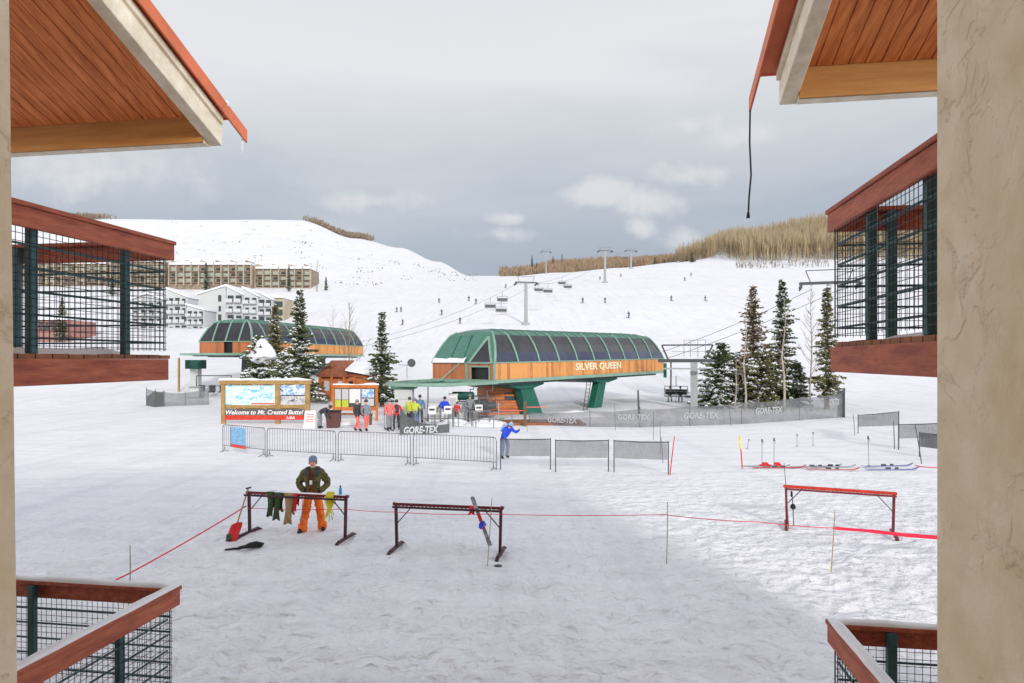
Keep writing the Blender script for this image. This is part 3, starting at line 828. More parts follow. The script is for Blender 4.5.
# timber loading deck and rail
t = thing('loading_deck', 'low brown timber loading deck under the lift terminal', 'deck', GD(512, 40.6))
b = MB()
for k in range(9): b.box(-2.6, 4.4, -.6 + k * .28, -.6 + k * .28 + .25, .02, .14)
b.build('boards', M['deck'], t)
b = MB(); b.box(-2.7, 4.5, -.68, -.61, 0, .16); b.build('edge_board', M['cabinv'], t)
t = thing('guard_rail', 'brown post with a pink grey rail left of the leaning green leg', 'railing', GD(525, 39.4))
b = MB(); b.box(-.09, .09, -.09, .09, 0, 1.5); b.build('post', M['bark'], t)
b = MB(); b.tube((0, 0, 1.15), (1.4, .4, 1.15), .03); b.tube((-1.6, .3, .95), (0, 0, .95), .03); b.build('rail', M['coral'], t)
b = MB(); b.tube((-1.6, .3, 0), (-1.6, .3, 1.4), .035); b.build('end_post', M['grey'], t)
t = thing('queue_rail', 'galvanised queue rail in front of the cabinets', 'railing', GD(440, 40.8))
for k in range(4):
    b = MB(); b.tube((k * 1.1 - 1.6, 0, 0), (k * 1.1 - 1.6, 0, 1.0), .03); b.build('post', M['steel'], t)
for z in (.5, .95):
    b = MB(); b.tube((-1.6, 0, z), (1.7, 0, z), .02); b.build('rail', M['steel'], t)

q0 = t
dup(q0, GD(462, 39.2), R(12), 'galvanised queue rail slanting before the chairs under the terminal')
dup(q0, GD(484, 38.6), R(-14), 'galvanised queue rail nearest the timber loading deck')
dup(q0, GD(424, 39.2), R(8), 'galvanised queue rail beside the lime jackets')
for px, D, lb in ((448, 38.4, 'small white notice on a post in front of the blue jacket'), (479, 39.6, 'small white notice on a post before the red hut'), (432, 38.0, 'small white notice on a post right of the lime jackets')):
    t = thing('post_sign', lb, 'sign', GD(px, D), 0, 'notices in the lift queue')
    b = MB(); b.tube((0, 0, -.1), (0, 0, 1.3), .025); b.build('post', M['dsteel'], t)
    b = MB(); b.box(-.22, .22, -.05, -.026, .85, 1.3); b.build('panel', M['paper'], t)
    b = MB(); b.box(-.16, .16, -.056, -.051, 1.06, 1.18); b.build('dark_stripe', M['dsteel'], t)
for px, D, w_, lb in ((486, 40, 1.6, 'heap of shovelled snow before the loading deck'), (455, 40.5, 1.1, 'low heap of snow among the queue rails'), (352, 41, 1.5, 'snow heap against the foot of the orange notice board'), (575, 46.5, 2.2, 'snow bank at the foot of the ladder')):
    b = MB(); vs = []; n = 18
    for j in range(7):
        for i in range(n):
            a = 2 * PI * i / n; rr = w_ * (1 - j / 6) * (1 + .3 * noise.noise(Vector((math.cos(a) * 1.5, math.sin(a) * 1.5, px))))
            vs.append((rr * math.cos(a), rr * math.sin(a) * .6, -.05 + .5 * (j / 6) ** .6 + .05 * noise.noise(Vector((i, j, px)))))
    b.add(vs, [(j*n+i, j*n+(i+1) % n, (j+1)*n+(i+1) % n, (j+1)*n+i) for j in range(6) for i in range(n)])
    o = b.build('snow_heap', M['cap'], smooth=True); o.location = GD(px, D); tag(o, lb, 'snow heap')
# chairs
def make_chair(label, loc_, rz, grip=2.6):
    t = thing('lift_chair', label, 'lift chair', loc_, rz, 'chairs of the lift')
    b = MB(); b.path([(0, 0, grip), (0, .05, grip - .5), (0, .5, 1.4), (0, .45, .9)], [.04] * 4, 6); b.build('hanger', M['steel'], t)
    b = MB(); b.tube((-1.05, .42, .9), (1.05, .42, .9), .035)
    for s in (-1, 1): b.path([(s * 1.05, .42, .9), (s * 1.08, .40, .1), (s * 1.05, 0, -.05)], [.03] * 3, 6)
    b.build('frame', M['steel'], t)
    b = MB(); b.box(-1.0, 1.0, -.12, .36, -.06, .02); b.build('seat', M['dsteel'], t, bevel=.015)
    b = MB()
    b.box(-1.0, 1.0, .38, .43, .1, .62); b.build('backrest', M['dsteel'], t, bevel=.015)
    b = MB(); b.path([(-1.02, .4, .75), (-1.02, -.3, .45), (1.02, -.3, .45), (1.02, .4, .75)], [.025] * 4, 6); b.tube((-.8, -.45, -.5), (.8, -.45, -.5), .025)
    b.tube((0, -.3, .45), (0, -.45, -.5), .02); b.build('safety_bar', M['steel'], t)
    return t
c0 = make_chair('empty chair under the terminal, nearest the person in grey', GD(474, 44.5) + Vector((0, 0, .6)), R(35), 1.9)
dup(c0, GD(482, 45.5) + Vector((0, 0, .6)), R(45), 'empty chair under the terminal, just left of the red hut')
dup(c0, GD(493, 44) + Vector((0, 0, .55)), R(60), 'empty chair under the terminal in front of the red hut')

# portal and towers
def tower(name, label, px, D, zarm, armL, rz, r=.3, frame=True, base=None):
    g = GD(px, D)
    t = thing(name, label, 'lift tower', g, rz, 'towers of the chairlifts')
    h = zarm - g.z
    b = MB(); b.path([(0, 0, -.5), (0, 0, h)], [r, r * .75], 12); b.build('column', M['grey'], t)
    b = MB(); b.box(-armL, armL, -.14, .14, h, h + .26); b.build('crossarm', M['dsteel'], t, bevel=.02)
    for s in (-1, 1):
        b = MB(); b.bar((s * armL * .95, -1.6, h - .12), (s * armL * .95, 1.6, h - .12), .16, .16)
        for k in range(6):
            y = -1.5 + k * .6
            b.path([(s * armL * .95 - .05, y, h - .28), (s * armL * .95 + .05, y, h - .28)], .17, 8)
        b.build('sheave_train', M['dsteel'], t)
    if frame:
        b = MB(); e = armL * .78; k = armL * .62
        for s in (-1, 1): b.bar((s * k, 0, h + .26), (s * e, 0, h + 1.35), .08, .08)
        b.bar((-e, 0, h + 1.35), (e, 0, h + 1.35), .08, .08)
        b.build('work_frame', M['dsteel'], t)
    b = MB(); b.box(-r * 1.6, r * 1.6, -r * 1.6, r * 1.6, -.3, .45); b.build('footing', M['grey'], t)
    return t
g = GD(694, 54)
tp = thing('lift_portal', 'low grey portal frame with railed top right of the terminal', 'lift tower', g, R(-15), 'towers of the chairlifts')
b = MB(); b.box(-.28, .28, -.28, .28, -.3, 3.85); b.build('column', M['grey'], tp)
b = MB(); b.box(-2.9, 1.6, -.16, .16, 3.86, 4.15); b.build('crossarm', M['dsteel'], tp)
b = MB()
for (xa, xb) in ((-2.1, -2.6), (.9, 1.5)): b.bar((xa, 0, 4.15), (xb, 0, 5.3), .14, .14)
b.bar((-2.6, 0, 5.3), (1.5, 0, 5.3), .12, .12); b.build('work_frame', M['dsteel'], tp)
b = MB()
for x in (-.8, -.3, .3, .9):
    b.tube((x, -.3, 4.3), (x, -.3, 5.7), .025)
b.tube((-1.8, -.3, 4.75), (1.3, -.3, 4.75), .02); b.tube((-.8, -.3, 5.7), (.9, -.3, 5.7), .02); b.build('catwalk_rail', M['steel'], tp)
b = MB(); b.box(-2.5, .8, -1.4, -.9, 3.3, 3.42); b.build('catwalk', M['grey'], tp)
b = MB(); b.tube((-1.85, 0, 3.9), (-1.85, 0, 1.6), .07); b.build('drop_tube', M['dsteel'], tp)
b = MB(); b.box(-2.45, -2.2, -.3, .3, 2.6, 3.8); b.build('side_plate', M['deepgreen'], tp)
tower('lift_tower', 'tall tower with railed crossarm rising behind the rightmost spruce', 829, 62, 11.2, 2.6, R(-20), .28)
tower('lift_tower', 'grey lift tower standing just above the terminal roof', 526, 135, 4 + 77/F*135, 2.3, R(10), .42)
tower('lift_tower', 'lift tower on the crest left of two neighbouring towers', 605, 235, 4 + 109/F*235, 2.6, R(10), .5)
tower('lift_tower', 'lift tower on the skyline in the middle of three', 631, 320, 4 + 109/F*320, 3.0, R(10), .5)
tower('lift_tower', 'smallest lift tower, half sunk behind the snow crest', 678, 345, 4 + 99/F*345, 3.0, R(10), .5)
tower('lift_tower', 'slim far tower between the terminal tower and the crest', 546, 330, 4 + 108/F*330, 2.6, R(10), .3)

def cable(a, b_, sag, label, r=.022):
    a, b_ = Vector(a), Vector(b_); pts = []
    for i in range(13):
        f = i / 12; p = a.lerp(b_, f); p.z -= sag * 4 * f * (1 - f); pts.append(p)
    b = MB(); b.path(pts, r, 4); o = b.build('haul_cable', M['dsteel']); tag(o, label, 'cable', 'haul cables of the lifts'); return pts
def on(pts, f):
    k = f * 12; i = min(int(k), 11); return pts[i].lerp(pts[i+1], k - i)
ta = P(516, 284, 135); tb = P(536, 284, 135)
ca = cable(P(352, 344, 88), ta, 1.2, 'left haul cable from the distant terminal up to the tower over the green roof')
cb = cable(P(364, 346, 87), tb, 1.2, 'right haul cable from the distant terminal up to the tower over the green roof')
cc = cable(ta, P(599, 252, 235), 3, 'left haul cable from the tower over the green roof to the crest', .03)
cd = cable(tb, P(611, 252, 235), 3, 'right haul cable from the tower over the green roof to the crest', .03)
ce = cable(P(662, 352, 62), P(812, 289, 62), .3, 'left haul cable from the long terminal to the tower behind the spruce')
cf = cable(P(668, 358, 61), P(845, 287, 62), .3, 'right haul cable from the long terminal to the tower behind the spruce')
cg = cable(P(611, 252, 235), P(637, 251, 320), 1, 'far haul cable between the two crest towers', .04)
spots = [(ca, .88, 'empty chair on the cable, highest of those left of the tower'), (ca, .78, 'empty chair on the cable, second below the tower over the green roof'), (cb, .72, 'empty chair hanging low over the terminal roof end'),
         (cc, .18, 'empty chair just right of the tower over the green roof'), (cd, .10, 'empty chair close beside the tower on its uphill side'), (cd, .30, 'empty chair midway up the cable to the crest'), (cc, .42, 'empty chair against the brown grove below the crest'), (cg, .5, 'tiny chair between the two skyline towers')]
for k, (c, f, lb) in enumerate(spots):
    p = on(c, f); dup(c0, p - Vector((0, 0, 1.9)), R(10), lb)

# ------------------------------------------------------------------ people
def skin_body(name, V_, E_, rad, mats, region, parent, levels=1, thick=1):
    me = bpy.data.meshes.new('sk'); me.from_pydata([tuple(v) for v in V_], E_, [])
    o = bpy.data.objects.new('sk', me); COL.objects.link(o)
    md = o.modifiers.new('s', 'SKIN'); md.use_smooth_shade = True
    for i, d in enumerate(me.skin_vertices[0].data):
        r = rad[i] * thick; d.radius = (r, r); d.use_root = (i == 0)
    o.modifiers.new('u', 'SUBSURF').levels = levels; o.modifiers['u'].render_levels = levels
    dg = bpy.context.evaluated_depsgraph_get()
    m2 = bpy.data.meshes.new_from_object(o.evaluated_get(dg))
    bpy.data.objects.remove(o); m2.name = name
    m2.materials.clear()
    for m in mats: m2.materials.append(m)
    for f in m2.polygons:
        c = f.center; best = 1e9; be = 0
        for k, (i, j) in enumerate(E_):
            a, b_ = V_[i], V_[j]; d = b_ - a; tt = max(0, min(1, (c - a).dot(d) / max(d.length_squared, 1e-9)))
            q = (c - (a + d * tt)).length - (rad[i] * (1 - tt) + rad[j] * tt) * .9
            if q < best: best = q; be = k; bt = tt
        f.material_index = region(be, bt, c, f.normal)
        f.use_smooth = True
    for v in m2.vertices:
        if v.co.z < 1.46:
            v.co += v.normal * (1.5 if 'body' == name and levels == 3 else 1) * (.016 * noise.noise(Vector((v.co.x * 9, v.co.y * 9, v.co.z * 16))) + .012 * noise.noise(v.co * 26))
    ob = bpy.data.objects.new(name, m2); COL.objects.link(ob); ob.parent = parent
    return ob

def make_person(label, loc_, rz, jacket, pants, hat, pose='stand', group=None, skis=False, scale=1, detail=False, hand=None, pack=None, boots=None):
    t = thing('person', label, 'person', loc_, rz, group); t.scale = (scale,) * 3
    Vv = lambda *a: Vector(a)
    J = dict(pel=Vv(0, 0, .93), wst=Vv(0, 0, 1.08), ch=Vv(0, 0, 1.27), nb=Vv(0, 0, 1.45), nk=Vv(0, -.005, 1.52), h1=Vv(0, -.015, 1.585), h2=Vv(0, -.015, 1.655), h3=Vv(0, -.005, 1.72))
    for s, n in ((-1, 'l'), (1, 'r')):
        J['hip' + n] = Vv(s * .095, 0, .88); J['kn' + n] = Vv(s * .12, -.03, .49); J['an' + n] = Vv(s * .135, 0, .10); J['to' + n] = Vv(s * .15, -.17, .055)
        J['sh' + n] = Vv(s * .19, 0, 1.40); J['el' + n] = Vv(s * .28, .03, 1.14); J['wr' + n] = Vv(s * .27, -.12, .93); J['ha' + n] = Vv(s * .26, -.19, .87)
    if pose == 'pockets':
        for s, n in ((-1, 'l'), (1, 'r')):
            J['el' + n] = Vv(s * .36, .05, 1.13); J['wr' + n] = Vv(s * .20, -.09, .99); J['ha' + n] = Vv(s * .14, -.12, .97)
            dy = -.14 if s < 0 else .05
            J['kn' + n] = Vv(s * .15 + .01, -.03 + dy * .6, .49); J['an' + n] = Vv(s * .205, dy, .10); J['to' + n] = Vv(s * .27, -.17 + dy, .055)
    if pose == 'ski':
        for s, n in ((-1, 'l'), (1, 'r')):
            J['kn' + n] = Vv(s * .13, -.16, .50); J['an' + n] = Vv(s * .14, -.02, .12); J['to' + n] = Vv(s * .14, -.19, .07)
            J['el' + n] = Vv(s * .33, -.08, 1.05); J['wr' + n] = Vv(s * .34, -.32, 1.0); J['ha' + n] = Vv(s * .34, -.4, .99)
        for n in ('wst', 'ch', 'nb', 'nk', 'h1', 'h2', 'h3', 'shl', 'shr'): J[n] = J[n] + Vv(0, -.28 * (J[n].z - .93), -.12 + 0)
        J['pel'] = Vv(0, .08, .84); J['hipl'] = Vv(-.095, .06, .79); J['hipr'] = Vv(.095, .06, .79)
    if pose == 'bend':
        c = Vv(0, 0, .93); rot = Matrix.Rotation(R(62), 3, 'X')
        for n in ('wst', 'ch', 'nb', 'nk', 'h1', 'h2', 'h3', 'shl', 'shr'): J[n] = c + rot @ (J[n] - c)
        for s, n in ((-1, 'l'), (1, 'r')):
            J['el' + n] = J['sh' + n] + Vv(s * .04, -.05, -.26); J['wr' + n] = J['el' + n] + Vv(0, -.08, -.22); J['ha' + n] = J['wr' + n] + Vv(0, -.04, -.08)
    if pose == 'sit':
        for s, n in ((-1, 'l'), (1, 'r')):
            J['kn' + n] = Vv(s * .13, -.45, .93); J['an' + n] = Vv(s * .14, -.48, .50); J['to' + n] = Vv(s * .14, -.64, .44)
            J['wr' + n] = Vv(s * .2, -.28, 1.05); J['ha' + n] = Vv(s * .2, -.36, 1.04)
    if pose == 'lean':
        c = Vv(0, 0, .93); rot = Matrix.Rotation(R(42), 3, 'X')
        for n in ('wst', 'ch', 'nb', 'nk', 'h1', 'h2', 'h3', 'shl', 'shr'): J[n] = c + rot @ (J[n] - c)
        J['elr'] = J['shr'] + Vv(.14, -.10, -.16); J['wrr'] = J['elr'] + Vv(.05, -.16, .12); J['har'] = J['wrr'] + Vv(.01, -.04, .06)
        J['ell'] = J['shl'] + Vv(-.08, -.1, -.25); J['wrl'] = J['ell'] + Vv(0, -.16, -.18); J['hal'] = J['wrl'] + Vv(0, -.06, -.05)
        J['knl'] = Vv(-.14, -.12, .5); J['knr'] = Vv(.16, -.08, .5)
    if pose == 'walk':
        J['knl'] = Vv(-.11, -.18, .5); J['anl'] = Vv(-.12, -.25, .12); J['tol'] = Vv(-.13, -.42, .07)
        J['knr'] = Vv(.11, .02, .5); J['anr'] = Vv(.12, .24, .13); J['tor'] = Vv(.13, .08, .06)
    names = ['pel', 'wst', 'ch', 'nb', 'nk', 'h1', 'h2', 'h3', 'hipl', 'knl', 'anl', 'tol', 'hipr', 'knr', 'anr', 'tor', 'shl', 'ell', 'wrl', 'hal', 'shr', 'elr', 'wrr', 'har']
    rad = dict(pel=.15, wst=.145, ch=.17, nb=.095, nk=.055, h1=.072, h2=.092, h3=.06)
    for n in 'lr': rad.update({'hip' + n: .10, 'kn' + n: .082, 'an' + n: .072, 'to' + n: .045, 'sh' + n: .088, 'el' + n: .066, 'wr' + n: .048, 'ha' + n: .038})
    if detail:
        for n in 'lr': rad.update({'sh' + n: .115, 'el' + n: .088, 'wr' + n: .066, 'ha' + n: .045, 'kn' + n: .098, 'an' + n: .088, 'to' + n: .04, 'hip' + n: .115})
        rad.update(wst=.165, ch=.185, nb=.10)
    V_ = [J[n] for n in names]; rr = [rad[n] for n in names]; ix = {n: i for i, n in enumerate(names)}
    Es = [('pel', 'wst'), ('wst', 'ch'), ('ch', 'nb'), ('nb', 'nk'), ('nk', 'h1'), ('h1', 'h2'), ('h2', 'h3')]
    for n in 'lr': Es += [('pel', 'hip' + n), ('hip' + n, 'kn' + n), ('kn' + n, 'an' + n), ('an' + n, 'to' + n), ('ch', 'sh' + n), ('sh' + n, 'el' + n), ('el' + n, 'wr' + n), ('wr' + n, 'ha' + n)]
    E_ = [(ix[a], ix[b_]) for a, b_ in Es]
    def region(k, tt, c, nrm):
        a, b_ = Es[k]
        if a in ('nk', 'h1', 'h2'): return 2
        if a == 'nb': return 2 if tt > .5 else 0
        if b_.startswith('to'): return 3
        if b_.startswith('an') and tt > .85: return 3
        if a.startswith('wr'): return 4
        if a == 'pel' and b_ != 'wst': return 1
        if a.startswith('hip') or a.startswith('kn'): return 1
        if detail and abs(c.x) < .055 + .02 * (c.z - 1.0) and nrm.y < -.25 and .98 < c.z < 1.46 and a in ('wst', 'ch', 'pel'): return 5
        return 0
    mats = [jacket, pants, M['skin'], boots or M['black'], hand or M['black'], M['brown']]
    skin_body('body', V_, E_, rr, mats, region, t, levels=3 if detail else 2)
    # hat
    hd = (J['h3'] - J['h2']).normalized(); q = hd.to_track_quat('Z', 'Y').to_matrix()
    b = MB(); b.lathe((0, 0, 0), [(.098, -.01), (.104, .02), (.098, .07), (.07, .115), (.025, .135)], 14)
    b.v = [tuple(q @ Vector(p) + J['h2'] + hd * .015) for p in b.v]
    b.build('hat', hat, t, smooth=True)
    if not detail:
        b = MB(); b.lathe((0, 0, 0), [(.096, -.022), (.103, -.018), (.103, .018), (.096, .022)], 14)
        b.v = [tuple(q @ Vector(p) + J['h2'] + hd * .0) for p in b.v]; b.build('goggles', M['black'], t, smooth=True)
    if pack:
        c = (J['ch'] + J['wst']) / 2 ; up = (J['nb'] - J['wst']).normalized(); bk = Vector((1, 0, 0)).cross(up)
        bk = bk if bk.y > 0 else -bk
        b = MB(); b.obox(c + bk * .23 + up * .06, (.13, 0, 0), bk * .08, up * .22); b.build('backpack', pack, t, bevel=.04)
    if skis:
        for s, n in ((-1, 'l'), (1, 'r')):
            b = MB(); x = J['an' + n].x; b.path([(x, -1.0, .09), (x, -.85, .03), (x, .0, .022), (x, .7, .03)], [.012, .045, .045, .03], 6)
            b.build('ski', M['dsteel'], t)
            b = MB(); hh = J['ha' + n]; b.tube(hh + Vector((0, 0, .08)), (hh.x * 1.1 + (.02 if hh.x > 0 else -.02), hh.y + .25, .05), .012, n=5); b.build('ski_pole', M['dsteel'], t)
    return t, J

W_ = G(313, 531.5)
wk, J = make_person('man in olive jacket and orange trousers standing behind the ski rack', W_ , R(4), M['olive'], M['orange'], M['knit'], 'pockets', detail=True, scale=.985)
# worker details: collar, lanyard card, hem, face
b = MB(); n = 16
vs = []
for i in range(n + 1):
    a = -PI / 2 + R(24) + (2 * PI - R(48)) * i / n
    for (r_, z) in ((.085, 1.49), (.14, 1.53), (.20, 1.46), (.185, 1.38)):
        vs.append((r_ * math.cos(a) * 1.12, r_ * math.sin(a) * .95 , z - (.05 if math.sin(a) < -.5 else 0)))
b.add(vs, [(i*4+k, i*4+k+1, (i+1)*4+k+1, (i+1)*4+k) for i in range(n) for k in range(3)])
b.build('fur_collar', M['darkfab'], wk, smooth=True)
for sx_ in (-1, 1):
    b = MB(); b.obox((sx_ * .135, -.165, 1.25), (.045, .02 * sx_, 0), (0, .012, 0), (0, 0, .055)); b.build('chest_pocket', M['olive'], wk, bevel=.008)
    b = MB(); b.path([(sx_ * .07, -.17, 1.44), (sx_ * .075, -.20, 1.25), (sx_ * .07, -.205, 1.05), (sx_ * .085, -.19, .95)], [.012] * 4, 6); b.build('jacket_edge', M['greenfab'], wk, smooth=True)
    b = MB(); b.lathe((sx_ * .205, -.14 if sx_ < 0 else .05, .06), [(.10, -.02), (.112, .03), (.108, .13), (.095, .16)], 12); b.build('trouser_cuff', M['orange'], wk, smooth=True)
b = MB(); b.box(-.03, .03, -.218, -.208, 1.15, 1.25); b.build('badge', M['white'], wk)
b = MB(); b.path([(-.01, -.208, 1.25), (-.045, -.17, 1.42)], .005, 5); b.path([(.01, -.208, 1.25), (.045, -.17, 1.42)], .005, 5); b.build('lanyard', M['black'], wk)
b = MB(); b.lathe((0, 0, .93), [(.165, 0), (.195, .0), (.20, .06), (.185, .09)], 18, sy=.95); b.build('jacket_hem', M['brown'], wk, smooth=True)
b = MB(); b.path([(0, -.098, 1.655), (0, -.122, 1.625), (0, -.105, 1.612)], [.008, .014, .010], 6); b.build('nose', M['skin'], wk, smooth=True)
for s in (-1, 1):
    b = MB(); b.lathe((s * .034, -.098, 1.652), [(.002, -.008), (.011, -.004), (.011, .004), (.002, .008)], 8); b.build('eye', M['hair'], wk)
    b = MB(); b.lathe((s * .092, -.01, 1.62), [(.004, -.028), (.014, -.015), (.014, .015), (.004, .028)], 8); b.build('ear', M['skin'], wk)
b = MB(); b.bar((-.028, -.104, 1.588), (.028, -.104, 1.588), .008, .008); b.build('mouth', mat('lip', (.35, .10, .08), .6), wk)
b = MB(); b.lathe((0, -.012, 1.60), [(.085, 0), (.094, .03), (.094, .07)], 14, sy=1); 
b.v = [(x, y + .022, z) for x, y, z in b.v]; b.build('hair', M['hair'], wk, smooth=True)

make_person('skier with grey hat and coral trousers, left of two in coral trousers', GD(357, 36.6), R(70), M['darkfab'], M['coral'], M['greyfab'], 'walk', 'skiers around the queue')
make_person('skier in dark jacket and coral trousers, right of two in coral trousers', GD(366, 36.8), R(40), M['greyfab'], M['coral'], M['darkfab'], 'walk', 'skiers around the queue', pack=M['darkfab'])
make_person('skier in coral jacket and grey trousers beside the red jacket', GD(389.5, 37.2), R(200), M['coral'], M['greyfab'], M['greyfab'], 'walk', 'skiers around the queue', skis=True)
make_person('skier in bright red jacket and black trousers', GD(396.5, 38.2), R(190), M['brightred'], M['darkfab'], M['darkfab'], 'ski', 'skiers around the queue', skis=True, pack=M['darkfab'])
make_person('skier in lime jacket and dark trousers by the booth', GD(409.5, 39.2), R(150), M['lime'], M['darkfab'], M['greenfab'], 'stand', 'skiers around the queue')
make_person('skier in lime jacket and pale jeans by the booth', GD(415, 39.8), R(190), M['lime'], M['jean'], M['greyfab'], 'ski', 'skiers around the queue')
make_person('skier in purple grey jacket just right of the lime jackets', GD(420, 41.5), R(180), M['jean'], M['darkfab'], M['darkfab'], 'stand', 'skiers around the queue')
make_person('skier in royal blue jacket and white trousers facing the cabinets', GD(444, 42), R(20), M['blue'], M['white'], M['darkfab'], 'ski', 'skiers around the queue', skis=True)
make_person('skier in grey jacket standing before the hanging chairs', GD(470, 42.2), R(10), M['greyfab'], M['darkfab'], M['greyfab'], 'stand', 'skiers around the queue')
make_person('person in dark top bending down beside the brown bin', GD(319.5, 38.2), R(80), M['darkfab'], M['greyfab'], M['darkfab'], 'bend', 'skiers around the queue')
make_person('snowboarder in bright blue suit hunched over by the steel barrier', GD(504, 26.6), R(35), M['blue'], M['jean'], M['paleblue'], 'lean', 'skiers around the queue', hand=M['darkgreen'], pack=M['paleblue'], scale=.95)
make_person('small skier in red beside the grey control cabinet', GD(457, 42.4), R(10), M['brightred'], M['darkfab'], M['darkfab'], 'stand', 'skiers around the queue', scale=.72)
# chair with two riders beyond the terminal
p = P(676, 396, 61)
dup(c0, p, R(-15), 'loaded chair with two riders, right of the long terminal')
for k, dx in enumerate((-.5, .42)):
    q = p + Vector((dx, .12 - dx * .2, -.93 + .05))
    make_person(['left rider on the loaded chair by the portal', 'right rider on the loaded chair by the portal'][k], q, R(-15), M['darkfab'], M['greyfab'], M['darkfab'], 'sit', 'riders on the chairlift', skis=False)
dup(c0, P(696, 402, 66), R(-15), 'empty chair low behind the portal column')

sk0, _ = make_person('dark skier on the slope high right, below the aspen grove edge', G(671, 301), R(30), M['darkfab'], M['darkfab'], M['black'], 'ski', 'skiers on the far slope', skis=True, scale=.9)
lst = [(469, 301, 'skier alone on the slope between the white hill and the tower'), (442, 315, 'skier low on the slope left of the terminal roof'), (439, 303, 'skier above and left of another, mid slope'),
 (403, 325, 'skier right of the small spruce top'), (460, 324, 'skier just above the left end of the terminal roof'), (476, 304, 'small skier under the hanging chairs'),
 (583, 303, 'skier on the slope above the middle of the terminal'), (605, 303, 'skier directly below the crest tower'), (629, 318, 'skier sitting back low on the slope'),
 (691, 276, 'upper of two skiers near the right crest'), (685, 281, 'lower of two skiers near the right crest'), (621, 277, 'skier on the crest right of the tall tower'),
 (600, 280, 'skier on the crest at the foot of the tall tower'), (705, 301, 'skier on the slope left of the tall spruce'), (506, 288, 'skier high under the cable near the notch'), (397, 312, 'left one of two skiers side by side, far left slope'), (401, 312, 'right one of two skiers side by side, far left slope')]
for i, (px, y, lb) in enumerate(lst):
    dup(sk0, G(px, y), R(rnd.uniform(-60, 60)), lb)

# ------------------------------------------------------------------ ski racks
def rack(label, p0, p1, mtop, mleg, h=.97, snow=True, teeth=False):
    t, L = seg('ski_rack', label, 'ski rack', p0, p1, 'ski racks on the snow')
    b = MB(); b.box(-.06, L + .06, -.05, .05, h - .03, h + .03); b.build('top_bar', mtop, t, bevel=.008)
    b = MB(); b.box(-.03, L + .03, -.16, -.13, h - .06, h - .02); b.build('front_rail', mleg, t)
    b = MB(); k = .05
    while k < L: b.bar((k, -.145, h - .04), (k + .03, .0, h - .045), .014, .014); k += .085
    b.build('comb', mleg, t)
    for x in (0, L):
        s = 1 if x == 0 else -1
        b = MB(); b.bar((x, 0, h - .03), (x + s * .02, 0, .06), .055, .055, up=(0, 1, 0)); b.build('leg', mleg, t)
        b = MB(); b.bar((x, -.36, .05), (x, .36, .06), .06, .06); b.bar((x, -.36, .05), (x, -.46, .02), .07, .03); b.bar((x, .36, .06), (x, .46, .02), .07, .03); b.build('foot', mleg, t)
        b = MB(); b.bar((x + s * .36, 0, h - .04), (x + s * .02, 0, h - .42), .02, .02, up=(0, 1, 0)); b.build('brace', M['dsteel'], t)
    if snow:
        b = MB(); n = 20; vs = []
        for i in range(n + 1):
            x = L * i / n; hh = .022 * (.7 + noise.noise(Vector((x * 3, 1, 1))))
            vs += [(x, -.045, h + .031), (x, -.02, h + .031 + hh), (x, .02, h + .031 + hh), (x, .045, h + .031)]
        b.add(vs, [(i*4+k, i*4+k+1, i*4+5+k, i*4+4+k) for i in range(n) for k in range(3)]); b.build('snow_line', M['cap'], t, smooth=True)
    return t, L
r1, L1 = rack('maroon ski rack with clothing hung on it in front of the man', GD(249, 15.0), GD(346, 14.5), M['maroon'], M['darkleg'])
r2, L2 = rack('maroon ski rack with a single ski leaning on it, in the middle', GD(396, 13.8), GD(501, 13.4), M['maroon'], M['darkleg'])
r3, L3 = rack('red ski rack standing at the right, coloured brighter for the sun', GD(786, 15.7), GD(894, 14.85), M['red'], M['maroon'], snow=False)  # top bar gets a brighter red to show sunlight on it
rz1 = r1.rotation_euler.z; rz2 = r2.rotation_euler.z
def onrack(t, x, y, z): return t.location + Matrix.Rotation(t.rotation_euler.z, 3, 'Z') @ Vector((x, y, z))
def cloth(name, label, cat, t, x, w, ln, m, folds=3, split=False, th=.05):
    """limp cloth hung over the bar, with folds"""
    b = MB(); n, k = 10, 9
    def strip(x0, w, ln, ph):
        vs = []
        for side in (-1, 1):
            for j in range(k + 1):
                f = j / k
                for i in range(n + 1):
                    q = i / n - .5
                    ww = w * (1 - .25 * math.sin(PI * f)) * (1 + .1 * math.sin(5 * f + ph))
                    yy = side * (.062 + .02 * math.sin(folds * 2 * PI * i / n + ph) * f + th * math.sin(PI * f) * math.cos(PI * q))
                    L_ = ln if side < 0 else ln * .72
                    vs.append((x0 + q * ww + .02 * math.sin(4 * f + ph), yy, -L_ * f - .02 * math.sin(7 * i / n + ph) * f + .035))
        o_ = (k + 1) * (n + 1)
        fs = []
        for s in (0, 1):
            for j in range(k):
                for i in range(n): a = s * o_ + j * (n+1) + i; fs.append((a, a+1, a+n+2, a+n+1))
        for i in range(n): fs.append((i, i+1, o_ + i + 1, o_ + i))
        b.add(vs, fs)
    if split:
        strip(-w * .28, w * .45, ln * .88, 0); strip(w * .2, w * .5, ln, 1.3)
    else: strip(0, w, ln, .5)
    o = b.build(name, m, smooth=True); o.location = onrack(t, x, 0, .97); o.rotation_euler = (0, 0, t.rotation_euler.z); tag(o, label, cat)
    md = o.modifiers.new('thick', 'SOLIDIFY'); md.thickness = .012
    return o
cloth('work_trousers', 'dark green garment hanging over the left rack', 'garment', r1, .68, .36, .62, M['greenfab'], split=True)
cloth('canvas_bag', 'tan canvas bag hanging from the left rack', 'bag', r1, 1.03, .22, .70, M['tan'])
cloth('red_pouch', 'small red pouch hanging beside the tan bag', 'pouch', r1, 1.19, .10, .40, M['brightred'])
b = MB()
